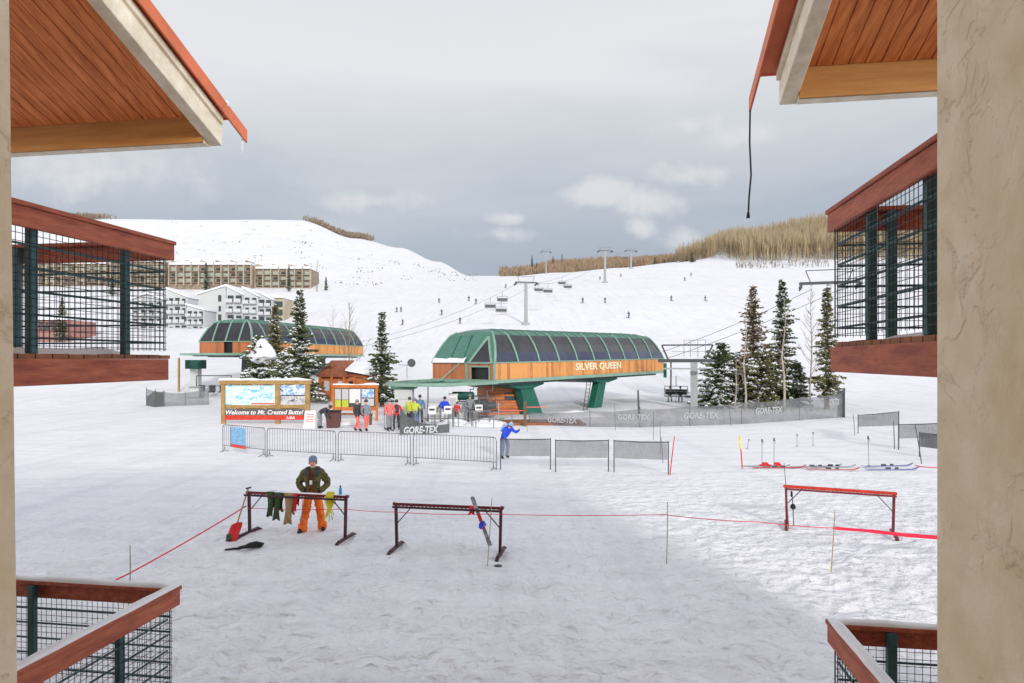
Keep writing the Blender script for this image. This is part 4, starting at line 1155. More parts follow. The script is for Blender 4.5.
for k in range(7):
    x = (k - 3) * .022; ln = .35 + .2 * rnd.random()
    b.path([(x, -.07, .05), (x * 1.5, -.09, -.1), (x * .6, -.08, -.25), (x * 1.6, -.09, -ln)], [.012] * 4, 5)
    b.path([(x, -.07, .05), (x, 0, .09), (x, .07, .05), (x * 1.4, .08, -.2)], [.012] * 4, 5)
b.path([(-.1, -.07, .0), (-.05, -.1, -.12), (.03, -.11, -.02), (.09, -.1, -.16), (.02, -.1, -.28)], [.02] * 5, 6)
o = b.build('strap_bundle', M['yellow'], smooth=True); o.location = onrack(r1, 2.03, 0, .97); tag(o, 'bundle of yellow straps tied on the left rack', 'straps')
t = thing('water_bottle', 'blue water bottle standing on the right end of the left rack', 'bottle', onrack(r1, 2.27, 0, 1.0))
b = MB(); b.lathe((0, 0, 0), [(.032, 0), (.036, .02), (.036, .14), (.02, .17)], 14); b.build('flask', M['bottle'], t, smooth=True)
b = MB(); b.lathe((0, 0, .171), [(.018, 0), (.018, .035), (.01, .045)], 10); b.build('cap', M['black'], t)
b = MB(); b.path([(0, -.02, .05), (.02, -.05, -.25), (0, -.04, -.5)], [.008] * 3, 5); b.lathe((0, -.04, -.56), [(.005, 0), (.02, .02), (.02, .05), (.005, .07)], 8)
o = b.build('toggle_cord', M['greyfab']); o.location = onrack(r1, 1.34, 0, .95); tag(o, 'thin grey cord with a toggle hanging beside the red pouch', 'cord')
# shovel
t = thing('snow_shovel', 'red snow shovel leaning on the left end of the rack', 'shovel', (0, 0, 0))
ha = P(248.5, 488, 15.0); bl = P(236, 527, 14.6); tip = P(231, 548, 14.35); tip.z = max(tip.z, .02)
d = (tip - bl).normalized(); sd = Vector((.8, .55, .12)).normalized(); nr_ = sd.cross(d).normalized()
b = MB(); b.path([ha, bl], .016, 8); b.build('handle', M['tan'], t)
b = MB(); b.bar(ha - sd * .06, ha + sd * .06, .03, .03); b.build('grip', M['black'], t)
b = MB(); n = 8; vs = []
for j in range(6):
    for i in range(n + 1):
        q = i / n * 2 - 1
        vs.append(bl + d * (.46 * j / 5 - .06) + sd * q * (.115 + .012 * (j > 0)) - nr_ * (.05 * (1 - q * q)) - nr_ * (.05 if j == 0 else 0))
b.add(vs, [(j*(n+1)+i, j*(n+1)+i+1, (j+1)*(n+1)+i+1, (j+1)*(n+1)+i) for j in range(5) for i in range(n)])
o = b.build('blade', M['brightred'], t, smooth=True); o.modifiers.new('th', 'SOLIDIFY').thickness = .008
b = MB(); b.path([bl + sd * -.1 + d * .2 - nr_ * .08, tip - sd * .05 - nr_ * .06], [.05, .06], 8); b.build('blade_edge', M['greenfab'], t)
# glove/strap lying on the snow
b = MB(); c = G(243, 550)
b.path([(-.34, -.10, .03), (-.2, -.05, .04), (-.08, .0, .03), (.02, .02, .05)], [.02, .022, .03, .02], 7)
b.path([(-.14, .10, .03), (-.02, .18, .04), (.10, .20, .06), (.2, .22, .04)], [.018, .02, .05, .03], 7)
b.path([(0, .02, .05), (.1, .10, .07), (.22, .14, .08), (.33, .22, .05), (.3, .12, .03)], [.03, .06, .07, .05, .02], 8)
o = b.build('black_strap', M['black'], smooth=True); o.location = c; tag(o, 'crumpled black strap lying on the snow by the shovel', 'strap')
b = MB(); b.lathe((0, 0, 0), [(.06, -.02), (.07, .02), (.03, .035)], 10, sy=.5); o = b.build('rack_foot_pad', M['black'], smooth=True); o.location = G(391, 559); tag(o, 'small black pad on the snow below the middle rack', 'pad')
b = MB(); b.lathe((0, 0, 0), [(.07, -.02), (.08, .015), (.03, .03)], 10, sy=.5); o = b.build('rack_foot_pad', M['dsteel'], smooth=True); o.location = G(498, 566); tag(o, 'small grey pad on the snow by the stake at the middle rack', 'pad')

def make_ski(name, label, a, b_, m, bind, width=.10, face=(0, -1, .3)):
    """one ski from tail point a to tip point b_ with its binding"""
    a, b_ = Vector(a), Vector(b_); d = (b_ - a).normalized(); L = (b_ - a).length; up = Vector(face); sd = d.cross(up).normalized(); up = sd.cross(d).normalized()
    t = thing(name, label, 'ski', a)
    b = MB(); vs = []; n = 16
    for i in range(n + 1):
        f = i / n; w = width * (.5 if 0 else 1) * (.42 + .12 * (2 * f - 1) ** 2); 
        if f > .94: w *= .45
        lift = .09 * max(0, (f - .86) / .14) ** 2 + .02 * max(0, (.06 - f) / .06)
        p = d * (L * f) + up * lift
        vs += [p - sd * w, p + sd * w, p + sd * w + up * .014, p - sd * w + up * .014]
    fs = [(i*4+k, i*4+(k+1) % 4, i*4+4+(k+1) % 4, i*4+4+k) for i in range(n) for k in range(4)] + [(3, 2, 1, 0), (n*4, n*4+1, n*4+2, n*4+3)]
    b.add(vs, fs); b.build('ski_blade', m, t)
    for f, s in ((.42, .09), (.58, .06)):
        b = MB(); b.obox(d * L * f + up * .045, d * s, sd * .03, up * .03); b.build('binding', bind, t, bevel=.008)
    return t
make_ski('leaning_ski', 'grey ski with red and blue binding leaning on the middle rack', P(490, 545, 13.8), P(471, 494, 13.2), M['skigrey'], M['brightred'], .085)
b = MB(); b.lathe((0, 0, 0), [(.02, -.06), (.045, -.03), (.05, .03), (.02, .07)], 10); b.path([(.0, 0, .0), (.06, -.04, .1), (.1, -.05, .02)], [.03, .025, .02], 6)
o = b.build('ski_binding_strap', M['blue'], smooth=True); o.location = P(481, 526, 13.35); tag(o, 'blue and dark strap bunched on the leaning ski', 'strap')
cloth('red_glove', 'red glove caught on the middle rack beside the ski', 'glove', r2, 1.66, .14, .18, M['brightred'])

# ------------------------------------------------------------------ stakes, ropes
def stake(label, px, yb, yt, m, r=.012, dx=0, D=None, name='marker_stake', group='stakes and poles in the snow', tip=None):
    p = GD(px, D) if D else G(px, yb); D_ = p.y
    top = P(px + dx, yt, D_) - p
    t = thing(name, label, 'stake', p, 0, group)
    b = MB(); b.path([(0, 0, -.1), tuple(top * .5 + Vector((.006, 0, 0))), tuple(top)], [r, r, r * .8], 6)
    b.build('shaft', m, t)
    if tip:
        b = MB(); b.path([tuple(top * .62), tuple(top * 1.01)], [r * 1.5, r * 1.5], 6); b.build('sleeve', tip, t)
    return t
stake('thin grey stake left of the left rack, above the lower left balcony', 130, 582, 545, M['twig'], .009)
stake('bamboo stake in front of the right end of the middle rack', 487, 567, 498, M['tan'], .009, dx=5)
stake('bamboo stake at the edge of the shade, between the racks', 666.5, 565, 502, M['tan'], .009, dx=1)
stake('bamboo stake in front of the red rack', 831, 570, 510, M['tan'], .009, dx=4)
stake('leaning bamboo stake behind the left leg of the red rack', 789, 528, 463, M['bark'], .009, dx=-5)
stake('red slalom pole right of the three grey fence panels', 669.5, 475, 436, M['brightred'], .02, dx=5)
stake('yellow topped red slalom pole at the left end of the skis', 742.5, 469, 436, M['brightred'], .022, dx=-3, tip=M['yellow'])
stake('dark stake just left of the red slalom pole', 663, 463, 437, M['dsteel'], .012, dx=-2)
stake('dark stake second left of the red slalom pole', 660.5, 454, 423, M['dsteel'], .012, dx=-.5)
stake('thin stake between the long netting and the fence panels', 653.5, 440, 411, M['dsteel'], .012)
stake('thin grey stake in front of the netting near the ladder', 615.5, 431, 403, M['dsteel'], .012, dx=-1)
stake('short stake standing in front of the netting below the snowy spruce', 731, 426, 407, M['dsteel'], .015, dx=-2)
stake('thick dark post behind the netting, right of the green leg', 639, 418, 390, M['dsteel'], .07, dx=-1, D=44)
stake('stake behind the right grey panel, outer one', 855, 433, 413, M['dsteel'], .014, dx=-2, D=35)
stake('tall stake at the near end of the right grey panel', 894.5, 449, 421, M['dsteel'], .018, dx=-1)
stake('leaning stake in front of the far right panel', 922, 464, 424, M['dsteel'], .018, dx=-7)
stake('thin stake behind the fence panels near the blue snowboarder', 527, 432, 412, M['dsteel'], .012)
stake('tall thin stake among the barriers beside the information board', 329, 418, 392, M['dsteel'], .02, D=41)
def spole(label, px, yb, yt, dx=0):
    p = G(px, yb); t = thing('ski_pole', label, 'ski pole', p, 0, 'ski poles planted in the snow')
    top = P(px + dx, yt, p.y) - p
    b = MB(); b.path([(0, 0, -.05), tuple(top)], [.009, .011], 6); b.build('shaft', M['steel'], t)
    b = MB(); b.path([tuple(top * .88), tuple(top)], [.022, .026], 8); b.build('grip', M['black'], t)
    b = MB(); b.path([tuple(top * .98), tuple(top * .9 + Vector((.06, 0, -.03))), tuple(top * .8 + Vector((.02, 0, 0)))], [.008] * 3, 5); b.build('strap', M['black'], t)
    b = MB(); b.lathe(tuple(top * .05), [(.01, 0), (.05, .005), (.01, .02)], 10); b.build('basket', M['black'], t)
spole('left one of the two ski poles planted above the red shovels', 762, 466, 439); spole('right one of the two ski poles planted above the red shovels', 774, 466, 438)
spole('ski pole planted behind the blue skis', 869, 467, 436, -1)
spole('farther of the small poles up the slope, with a blurred basket', 797, 447, 434); spole('rightmost small ski pole up the slope behind the skis', 813, 446, 432)
spole('short pole standing beside the yellow topped slalom pole', 747, 449, 439, 2)

def rope(label, pts, r, m=None, name='boundary_rope'):
    b = MB(); full = []
    for i in range(len(pts) - 1):
        a, c = Vector(pts[i]), Vector(pts[i+1])
        for k in range(8):
            f = k / 8; p = a.lerp(c, f); p.z -= .10 * f * (1 - f) * min(1, (c - a).length / 2); full.append(p)
    full.append(Vector(pts[-1]))
    b.path(full, r, 5); o = b.build(name, m or M['pink'], smooth=True); tag(o, label, 'rope', 'ropes marking off the snow'); return o
rope('pink red rope slanting from the lower left balcony up to the left rack', [P(10, 640, 10.2), P(55, 607, 11), P(130, 573, 11.8), P(246, 506, 14.95)], .014)
rope('thin pink rope between the left rack and the bamboo stake at the shade edge', [P(248, 508, 14.95), P(346, 509, 14.45), P(395, 512, 13.7), P(489, 514, 12.6), P(667, 514.5, 12.72)], .007)
rope('thin red rope from the shade edge stake to the stake before the red rack', [P(667, 515, 12.74), P(760, 522, 12.7), P(833, 528, 12.5)], .008)
b = MB(); pts = [P(833, 528, 12.5), P(870, 531, 12.5), P(905, 535, 12.5), P(945, 538, 12.5), P(1000, 542, 12.5)]
for i in range(4): b.bar(pts[i], pts[i+1], .012, .055 + .01 * i)
o = b.build('boundary_tape', M['pink']); tag(o, 'wide pink red tape running right from the stake before the red rack', 'tape')
rope('short red rope lying on the snow by the far right panel', [G(915, 466) + Vector((0, 0, .03)), G(925, 468) + Vector((0, 0, .04)), G(945, 469) + Vector((0, 0, .04))], .015)

# ------------------------------------------------------------------ barriers and panels
def barrier(label, p0, p1):
    t, L = seg('crowd_barrier', label, 'barrier', p0, p1, 'steel crowd barriers')
    L -= .06; h = 1.18; zb_ = .28; r = .02; x0 = .06
    b = MB(); c = .12
    b.path([(x0, 0, 0), (x0, 0, h - c), (x0 + .04, 0, h - .03), (x0 + c, 0, h), (L - c, 0, h), (L - .04, 0, h - .03), (L, 0, h - c), (L, 0, 0)], .02, 6); b.tube((x0, 0, zb_), (L, 0, zb_), .016)
    b.build('frame', M['steel'], t)
    n = int((L - x0) / .125); b = MB()
    for i in range(1, n): x = x0 + (L - x0) * i / n; b.tube((x, 0, zb_), (x, 0, h), .0105, n=5, cap=False)
    b.build('bars', M['steel'], t)
    for x in (x0 + .12, L - .12):
        b = MB(); b.path([(x, -.22, .0), (x, -.18, .03), (x, -.03, .06), (x, 0, zb_), (x, .03, .06), (x, .18, .03), (x, .22, .0)], .016, 6); b.build('foot', M['steel'], t)
    return t
Q = [GD(222, 28.6), GD(266, 27.1), GD(337, 25.9), GD(412, 25.0), GD(498, 23.8)]
bl_ = ['steel barrier with the blue banner, leftmost of the row', 'steel barrier second from the left, right after the bannered one', 'steel barrier third in the row, behind the man', 'steel barrier nearest the blue snowboarder']
for i in range(4): bb = barrier(bl_[i], Q[i], Q[i+1]);
t, L = seg('blue_banner', 'blue printed banner with red lower edge tied to the leftmost barrier', 'banner', Q[0] + Vector((.3, -.12, 0)), Q[1] + Vector((-.3, -.12, 0)))
b = MB(); b.box(.25, L * .62, -.012, 0, .38, 1.12); b.build('print', M['bluebanner'], t)
b = MB(); b.box(.25, L * .62, -.014, .002, .24, .378); b.build('red_edge', M['red'], t)

def panel(label, p0, p1, h=1.12, ht=.62, m=None, txt=None, h1=None):
    h1 = h if h1 is None else h1
    t, L = seg('snow_fence_panel', label, 'fence panel', p0, p1, 'grey mesh fence panels')
    for x, hh in ((.02, h), (L - .02, h1)):
        b = MB(); b.path([(x, 0, -.05), (x, 0, hh + .04)], .022, 6); b.build('post', M['dsteel'], t)
    b = MB(); b.path([(.02, 0, h), (L / 2, 0, (h + h1) / 2 - .015), (L - .02, 0, h1)], .022, 6); b.build('top_tube', M['dsteel'], t)
    b = MB(); n = 14; vs = []
    for i in range(n + 1):
        x = .05 + (L - .1) * i / n; hh = h + (h1 - h) * i / n
        vs += [(x, .01 * math.sin(i * 1.3), hh - .03), (x, .03 * math.sin(i * .9), hh - ht / 2), (x, .02 * math.sin(i), hh - ht)]
    b.add(vs, [(i*3+k, i*3+3+k, i*3+4+k, i*3+1+k) for i in range(n) for k in range(2)])
    b.build('mesh_screen', m or M['net'], t)
    if txt: text('lettering', 'GORE-TEX', txt[1], txt[2], M['netletter'], t, (txt[0], -.045, h - .30 + (h1 - h) * txt[0] / L), (0, -math.atan2(h1 - h, L), 0), shear=.2, depth=.01)
    return t, L
panel('grey mesh fence panel beside the blue snowboarder, first of three', GD(500, 23.8), GD(551, 23.8))
panel('grey mesh fence panel in the middle of three', GD(555, 23.4), GD(609, 23.4), txt=(.5, .5, .12))
panel('grey mesh fence panel next to the red slalom pole, last of three', GD(613.5, 23.3), GD(669, 22.9), txt=(.25, .8, .12))
panel('grey mesh fence panel on the right slope, farthest of the right group', GD(858, 35.5), GD(899, 29.5), h=1.0, h1=1.66, ht=.62, txt=(1.0, 2.2, .18))
panel('grey mesh fence panel meeting the stucco wall, middle of the right group', GD(898, 29.2), GD(952, 27.6), h=1.12, h1=1.35, ht=.62, txt=(.4, 1.2, .2))
panel('dark grey mesh fence panel at the wall, nearest of the right group', GD(919, 27.0), GD(965, 25.5), h=1.0, ht=.58, m=M['dnet'])

def netting(label, pts, m, hs, texts=(), posts=True, cat='netting'):
    """banner netting through ground points with given heights"""
    t = thing('banner_netting', label, cat, pts[0])
    b = MB(); vs = []; n = 0; base = Vector(pts[0])
    samples = []
    for i in range(len(pts) - 1):
        for k in range(8):
            f = k / 8; p = Vector(pts[i]).lerp(Vector(pts[i+1]), f); h = hs[i] * (1 - f) + hs[i+1] * f
            samples.append((p, h, i + f))
    samples.append((Vector(pts[-1]), hs[-1], len(pts) - 1))
    for (p, h, q) in samples:
        w = .04 * noise.noise(Vector((q * 2.2, 0, 0)))
        sagv = .08 * math.sin(PI * (q % 1))
        for j, f in enumerate((0.02, .5, 1)):
            vs.append(p - base + Vector((w * f * 2, w * (1 - f) * 3, h * f - sagv * f)))
    N = len(samples)
    b.add(vs, [(i*3+k, i*3+3+k, i*3+4+k, i*3+1+k) for i in range(N - 1) for k in range(2)])
    b.build('screen', m, t, smooth=True)
    if posts:
        for i, p in enumerate(pts):
            b = MB(); q = Vector(p) - base; b.tube(q + Vector((0, .05, -.1)), q + Vector((0, .05, hs[i] + .12)), .022, n=6); b.build('post', M['dsteel'], t)
    for (f0, w, h, zf, s) in texts:
        i = int(f0); f = f0 - i; p = Vector(pts[i]).lerp(Vector(pts[i+1]), f); d = Vector(pts[i+1]) - Vector(pts[i])
        text('lettering', 'GORE-TEX', w, h, M[s], t, p - base + Vector((0, 0, zf)) + Vector((d.y, -d.x, 0)).normalized() * .09, (0, 0, math.atan2(d.y, d.x)), shear=.15, depth=.01, bold=.035)
    return t
pts = [GD(529, 40.5), GD(590, 39.0), GD(640, 38.8), GD(690, 39.6), GD(742, 40.6), GD(800, 43.2), GD(845, 45.3)]
netting('long grey banner netting across the snow under the terminal and spruces', pts, M['net'], [.75, .95, 1.1, 1.2, 1.35, 1.5, 1.75],
        [(.32, 1.9, .40, .18, 'netletter'), (1.55, 1.9, .34, .45, 'netletter'), (2.85, 2.4, .38, .45, 'netletter'), (4.2, 2.5, .40, .6, 'netletter'), (5.6, 1.1, .45, .9, 'netletter')])
netting('short maroon edged flap standing up at the right end of the long netting', [GD(838, 46), GD(845, 45)], M['dnet'], [1.9, 2.0])
netting('low dark banner netting with bold white lettering, in front of the queue', [GD(400, 34.8).lerp(GD(449, 36.0), q) for q in (0, .25, .5, 1)], M['dnet'], [1.4, .85, .58, .5],
        [(.25, 1.95, .40, .05, 'lgrey')], posts=True)
netting('sagging grey net fence with a gathered left end, far left on the snow', [GD(146, 56), GD(163, 55), GD(185, 55.5), GD(208, 56)], M['net'], [1.4, 1.25, 1.1, 1.5])
netting('gathered darker net bundle at the left end of the sagging net fence', [GD(146, 55.6), GD(155, 54.5), GD(164, 55)], M['dnet'], [.8, 1.4, 1.2], cat='net')

# ------------------------------------------------------------------ skis lying in the row
def lay(px0, px1, y, m, bind, label, rz=0):
    a = G(px0, y) + Vector((0, 0, .04)); b_ = G(px1, y + rz) + Vector((0, 0, .04))
    make_ski('ski', label, a, b_, m, bind, .13, face=(0, 0, 1))['group'] = 'skis laid out in a row'
lay(742, 790, 467, M['skigrey'], M['brightred'], 'grey ski behind the red shovels, leftmost of the row', 1)
lay(752, 806, 469, M['skired'], M['dsteel'], 'red topped ski just right of the slalom pole', -.5)
lay(790, 842, 468, M['skigrey'], M['dsteel'], 'grey ski under the ski pole in the middle of the row', -.5)
lay(806, 860, 470, M['skired'], M['dsteel'], 'red topped ski with dark binding, middle of the row', 1)
lay(812, 856, 467, M['skigrey'], M['black'], 'grey ski behind the red topped one in the middle of the row', 1)
lay(862, 913, 467.5, M['skiblue'], M['dsteel'], 'blue ski at the back, right of the planted pole', -1)
lay(866, 919, 470.5, M['skiblue'], M['dsteel'], 'blue ski at the front, rightmost of the row', 0)
for px, w in ((766, 'left'), (778, 'right')):
    t = thing('small_shovel', 'small red shovel blade on the snow, %s one of two' % w, 'shovel', G(px, 467))
    b = MB(); b.prism([(-.14, -.1, .02), (.14, -.1, .02), (.10, .12, .13), (-.10, .12, .13)], (0, .02, .03)); b.build('blade', M['brightred'], t)
    b = MB(); b.tube((0, .1, .12), (0, .4, .06), .015); b.build('handle', M['dsteel'], t)
p = GD(790, 15.6)
b = MB(); b.path([(0, 0, .85), (.02, -.02, .55), (.05, 0, .05)], [.01] * 3, 6); b.lathe((0, 0, .84), [(.01, -.12), (.03, -.1), (.025, 0), (.01, .03)], 8); b.lathe((.02, -.03, .50), [(.02, -.07), (.07, -.03), (.06, .03), (.02, .07)], 8)
o = b.build('hanging_ski_pole', M['black']); o.location = p + Vector((.06, .05, 0)); tag(o, 'dark ski pole with a strap hung inside the left leg of the red rack', 'ski pole')

# ------------------------------------------------------------------ notice boards, bins
D = 41.0
t = thing('information_board', 'timber notice board with trail map and welcome banner', 'notice board', GD(223, D), R(1))
k = D / F
def bx(x0, x1, y0, y1, d0=-.06, d1=.06): # pixels right of 222, rows
    return ((x0 - 222) * k, (x1 - 222) * k, d0, d1, H + (HZ - y1) * k, H + (HZ - y0) * k)
for (x0, x1) in ((220.5, 224.5), (274, 279), (304, 308.5)):
    b = MB(); b.box(*bx(x0, x1, 384, 425.5, -.1, .1)); b.build('post', M['boardwood'], t, bevel=.01)
b = MB(); b.box(*bx(219, 310, 380.5, 384.5, -.14, .14)); b.box(*bx(224.6, 304, 405, 408.5, -.05, .05)); b.build('cross_beam', M['boardwood'], t, bevel=.01)
b = MB(); n = 30; vs = []
for i in range(n + 1):
    x = (-3.5 + 92 * i / n) * k; h = H + (HZ - 380.3) * k; e = .12 + .12 * noise.noise(Vector((x, 0, 5)))
    vs += [(x, -.16, h), (x, -.08, h + e), (x, .08, h + e), (x, .16, h)]
b.add(vs, [(i*4+q, i*4+q+1, i*4+5+q, i*4+4+q) for i in range(n) for q in range(3)]); b.build('snow_cap', M['cap'], t, smooth=True)
b = MB(); b.box(*bx(224.6, 273.9, 385.5, 405, -.02, .02)); b.build('map_panel', M['map'], t)
b = MB(); b.box(*bx(279.2, 303.9, 385, 395, -.02, .02)); b.build('photo_panel', M['photo'], t)
b = MB(); b.box(*bx(279.2, 303.9, 396, 405, -.02, .02)); b.build('dark_photo_panel', M['dphoto'], t)
b = MB(); b.box(*bx(224.6, 303.9, 408.7, 415.2, -.12, -.102)); b.build('banner', M['strip'], t)
b = MB(); b.box(*bx(224.6, 303.9, 415.25, 419.8, -.12, -.102)); b.build('red_banner', M['red'], t)
text('lettering', 'Welcome to Mt. Crested Butte!', 77 * k, 4.6 * k, M['white'], t, (3.6 * k, -.123, H + (HZ - 414.4) * k), shear=.25, bold=.02)
text('lettering', 'USA', 8 * k, 2.8 * k, M['white'], t, (64 * k, -.123, H + (HZ - 419) * k), shear=.25, bold=.02)
b = MB(); b.box(*bx(250, 273, 402.8, 404.4, -.03, -.021)); b.build('map_caption', M['coral'], t)

D = 43.0; k = D / F
t = thing('notice_board', 'orange framed notice board with yellow sheets by the bin', 'notice board', GD(333, D))
def bx(x0, x1, y0, y1, d0=-.05, d1=.05): return ((x0 - 333) * k, (x1 - 333) * k, d0, d1, H + (HZ - y1) * k, H + (HZ - y0) * k)
for (x0, x1) in ((332.5, 334.5), (375.5, 378)):
    b = MB(); b.box(*bx(x0, x1, 385, 421)); b.build('post', M['orangewood'], t)
b = MB(); b.box(*bx(332, 378.5, 385, 388, -.07, .07)); b.box(*bx(334.6, 375.4, 407, 410.5)); b.build('cross_beam', M['orangewood'], t)
b = MB(); b.box(*bx(334.6, 375.4, 388.2, 407, 0, .03)); b.build('back_panel', M['dsteel'], t)
for (x0, x1, y0, y1, m, nm) in ((335, 341, 389, 399.5, 'lgrey', 'sheet'), (342, 348.5, 389, 399.5, 'lgrey', 'sheet'), (335, 341, 400, 407, 'lime', 'yellow_sheet'), (342, 348.5, 400, 407, 'lime', 'yellow_sheet'), (349.5, 360.5, 389, 403, 'paper', 'sheet'), (361.5, 374, 389, 397.5, 'photo', 'photo_sheet'), (361.5, 374, 398.5, 406, 'lgrey', 'sheet')):
    b = MB(); b.box(*bx(x0, x1, y0, y1, -.02, -.002)); b.build(nm, M[m], t)
b = MB(); n = 16; vs = []
for i in range(n + 1):
    x = 46 * i / n * k; h = H + (HZ - 384.9) * k; e = .08 + .1 * noise.noise(Vector((x, 2, 5)))
    vs += [(x, -.07, h), (x, -.03, h + e), (x, .03, h + e), (x, .07, h)]
b.add(vs, [(i*4+q, i*4+q+1, i*4+5+q, i*4+4+q) for i in range(n) for q in range(3)]); b.build('snow_cap', M['cap'], t, smooth=True)
t = thing('sandwich_sign', 'white sandwich sign with faint red print below the welcome banner', 'sign', GD(310.5, 38.5))
b = MB(); b.prism([(-.34, -.25, 0), (.34, -.25, 0), (.32, 0, 1.02), (-.32, 0, 1.02)], (0, -.03, 0)); b.prism([(-.34, .25, 0), (.34, .25, 0), (.32, .0, 1.02), (-.32, .0, 1.02)], (0, .03, 0)); b.build('board', M['paper'], t)
b = MB()
for z in (.78, .64, .5, .36): b.prism([(-.22, -.283 + .25 * z, z), (.22, -.283 + .25 * z, z), (.22, -.283 + .25 * (z + .05), z + .05), (-.22, -.283 + .25 * (z + .05), z + .05)], (0, -.006, 0))
b.build('print', M['coral'], t)
t = thing('litter_bin', 'dark brown litter bin between the bending person and the notice board', 'bin', GD(333.5, 38.8))
b = MB(); b.add([(-.33, -.3, 0), (.33, -.3, 0), (.33, .3, 0), (-.33, .3, 0), (-.38, -.34, .92), (.38, -.34, .92), (.38, .34, .92), (-.38, .34, .92)], [(0,3,2,1),(4,5,6,7),(0,1,5,4),(1,2,6,5),(2,3,7,6),(3,0,4,7)]); b.build('case', M['bin'], t, bevel=.02)
b = MB(); b.box(-.41, .41, -.37, .37, .925, 1.02); b.build('lid', M['black'], t, bevel=.02)
t = thing('timber_bench', 'low dark bench in front of the orange notice board', 'bench', GD(356, 40.3))
b = MB(); b.box(-1.1, 1.0, -.2, .2, .62, .72); b.build('seat', M['deck'], t)
for x in (-1, .9):
    b = MB(); b.box(x - .05, x + .05, -.18, .18, 0, .618); b.build('leg', M['bark'], t)

# cabin behind
t = thing('timber_cabin', 'red brown timber cabin with gabled snow dusted roof behind the trees', 'cabin', GD(333, 60), R(-12))
z0 = 0
b = MB(); b.box(-1.2, 3.4, 0, 4, -.5, 2.2); b.build('wall', M['cabin'], t)
b = MB(); b.prism([(-1.5, -.5, 2.2), (1.7, -.5, 2.2), (.1, -.5, 3.7)], (0, 4.6, 0)); b.build('gable_roof', M['cabinv'], t)
b = MB(); b.prism([(1.7, -.2, 2.25), (4.2, -.2, 2.0), (4.1, 2.2, 3.3), (.8, 2.2, 3.4)], (0, .05, .1)); b.build('side_roof', M['cabinv'], t)
b = MB(); b.prism([(1.3, -.23, 2.75), (3.9, -.23, 2.3), (3.8, 1.9, 3.4), (1.2, 1.9, 3.5)], (0, .04, .12)); b.build('roof_snow', M['cap'], t)
b = MB()
for x in (-1.1, .1, 1.3, 2.3, 3.3): b.box(x - .09, x + .09, -.5, -.32, -.5, 2.2)
b.build('veranda_post', M['orangewood'], t)
for x in (-.6, .75):
    b = MB(); b.box(x - .25, x + .25, -.04, -.003, .9, 1.8); b.build('window', M['lgrey'], t)
b = MB(); b.box(1.6, 2.2, -.05, -.003, 0, 1.8); b.build('door', M['black'], t)

# gantry bits under the distant terminal
t = thing('lift_gate', 'spindly grey gate with seats under the distant terminal', 'gate', GD(206, 62))
b = MB()
for x in (-.9, 2.4): b.tube((x, 0, 0), (x, 0, 2.0), .05)
b.tube((-.9, 0, 2.0), (2.4, 0, 2.0), .05); b.tube((-.9, 0, 1.0), (2.4, 0, 1.0), .03); b.build('frame', M['dsteel'], t)
b = MB()
for x in (-.5, .5, 1.5): b.box(x - .3, x + .3, -.2, .2, .4, .5); b.box(x - .3, x + .3, .2, .26, .5, 1.1)
b.build('seat', M['dsteel'], t)
t = thing('yellow_post_shelter', 'shed with a dark window and yellow brown post left of the distant terminal', 'shed', GD(188, 66))
b = MB(); b.box(-.3, 1.3, 0, 1.2, 2.3, 3.2); b.build('cabin_box', M['darkgreen'], t)
b = MB(); b.box(-1.0, -.85, -.1, .1, 0, 3.4); b.build('post', M['boardwood'], t)
b = MB(); b.box(.1, .9, 0.2, 1.0, -.2, 2.29); b.build('base', M['lgrey'], t)
boxy('grey_machine', 'grey snow dusted machine under the distant terminal guard loop', 'machine', 196, 61, 1.0, .8, 1.0, M['grey'])

